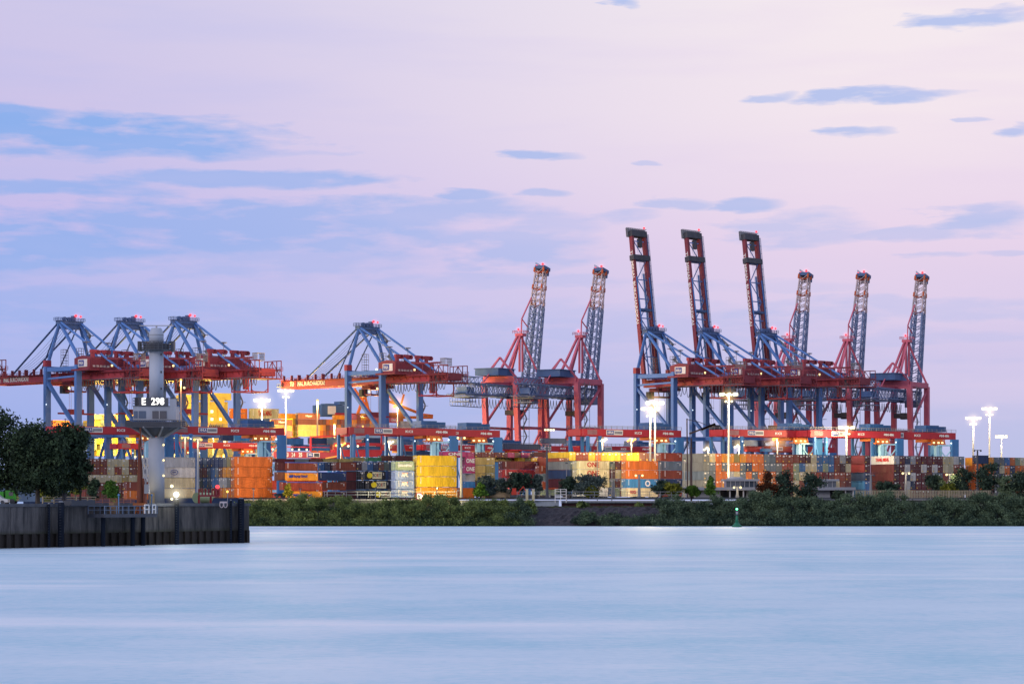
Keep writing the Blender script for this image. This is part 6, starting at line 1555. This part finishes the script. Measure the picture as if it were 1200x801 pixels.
# ------------------------------------------------------------------ added floodlight poles that brighten the stacks
def added_flood(px, py, D, tpx, tpy, tD, e, rgb, lb, ang=95):
    p = at(px, py, D); root = empty('added_floodlight_pole', Vector((p.x,p.y,GZ-1))); h = p.z-GZ+1
    MB().lathe([(.14,0),(.09,h)],8).build('pole', steel, root); MB().box(-.4,.4,-.12,.12,h,h+.3).build('head', dark, root)
    t = at(tpx, tpy, tD)-Vector(root.location); spot(root, (0,0,h-.15), t, e*2.6, rgb, ang); tag(root, lb, 'floodlight', 'added thin floodlight poles before the stacks')
added_flood(297,573,650,300,558,668,4200,(1,.62,.25),'added thin floodlight pole before the orange stack',120)
added_flood(512,572,650,505,555,668,9000,(1,.72,.25),'added thin floodlight pole before the yellow stack',125)
added_flood(352,573,650,350,560,668,5000,(1,.62,.3),'added thin floodlight pole before the amber lettered containers',110)
added_flood(664,543,700,697,556,722,7500,(1,.84,.42),'added thin floodlight pole left of the cream pair',110)
added_flood(717,543,704,700,552,722,5500,(1,.84,.42),'added thin floodlight pole right of the cream pair',110)
added_flood(773,541,708,750,556,724,9000,(1,.62,.32),'added thin floodlight pole in the gap right of the orange pair',120)
added_flood(440,572,650,452,562,690,5000,(1,.85,.5),'added thin floodlight pole before the black lettered containers',100)
added_flood(802,538,745,850,550,792,16000,(1,.66,.28),'added thin floodlight pole in the gap left of the grey sided row',120)
added_flood(846,562,745,866,546,790,14000,(1,.66,.28),'added thin floodlight pole behind the pavilion',130)
added_flood(905,560,755,912,546,800,9000,(1,.7,.35),'added thin floodlight pole behind the rust brown bush',130)
added_flood(700,516,725,705,534,745,7000,(1,.85,.4),'added floodlight pole over the yellow and orange row',120)
# lamps added on the quay to brighten the ships and cranes
def added_quaylamp(px, y, D, e, rgb, lb, mat):
    p = at(px, y, D); root = empty('quay_lamp', Vector((p.x,p.y,GZ))); h = p.z-GZ  # each quay_lamp made here is an added lamp
    MB().lathe([(.5,0),(.25,h)],8).build('pole', steel, root); MB().ball((0,0,h+.3),.5,6).build('lamp', mat, root); point(root,(0,-1.4,h),e,rgb,1.0); tag(root, lb, 'lamp', 'added lamps on the distant quay')
added_quaylamp(128,503,1130,170000,(1,.68,.12),'added yellow glaring lamp behind the leftmost crane legs',lampo)
added_quaylamp(204,512,1130,120000,(1,.68,.12),'added yellow glaring lamp behind the third crane legs',lampo)
added_quaylamp(250,506,1130,160000,(1,.68,.12),'added yellow glaring lamp in front of the ship deck house',lampo)
added_quaylamp(300,497,1120,50000,(1,.7,.25),'added warm lamp beside the cream ship container',lampo)
added_quaylamp(392,498,1130,110000,(1,.5,.15),'added orange lamp left of the lone crane',lampo)
added_quaylamp(425,500,1130,110000,(1,.5,.12),'added orange lamp under the lone crane girder',lampo)
added_quaylamp(372,470,1000,80000,(1,.42,.1),'added orange lamp below the boom of the lone crane',lampo)
added_quaylamp(212,446,985,25000,(1,.35,.08),'added orange lamp at the third crane house',lampo)
added_quaylamp(262,534,955,22000,(1,.5,.12),'added orange lamp under the small orange lit gantry',lampo)

if __import__('os').environ.get('CHK'):
    seen = {}
    for o in bpy.data.objects:
        if o.parent is None and o.get('label'):
            if not 4 <= len(o['label'].split()) <= 16: print('LEN', o['label'])
            seen.setdefault(o['label'], []).append(o.name)
    for k, v in seen.items():
        if len(v) > 1: print('DUP', k, v)
    print('NCONT', sum(1 for o in bpy.data.objects if o.parent is None and o.name.startswith('shipping_container')))
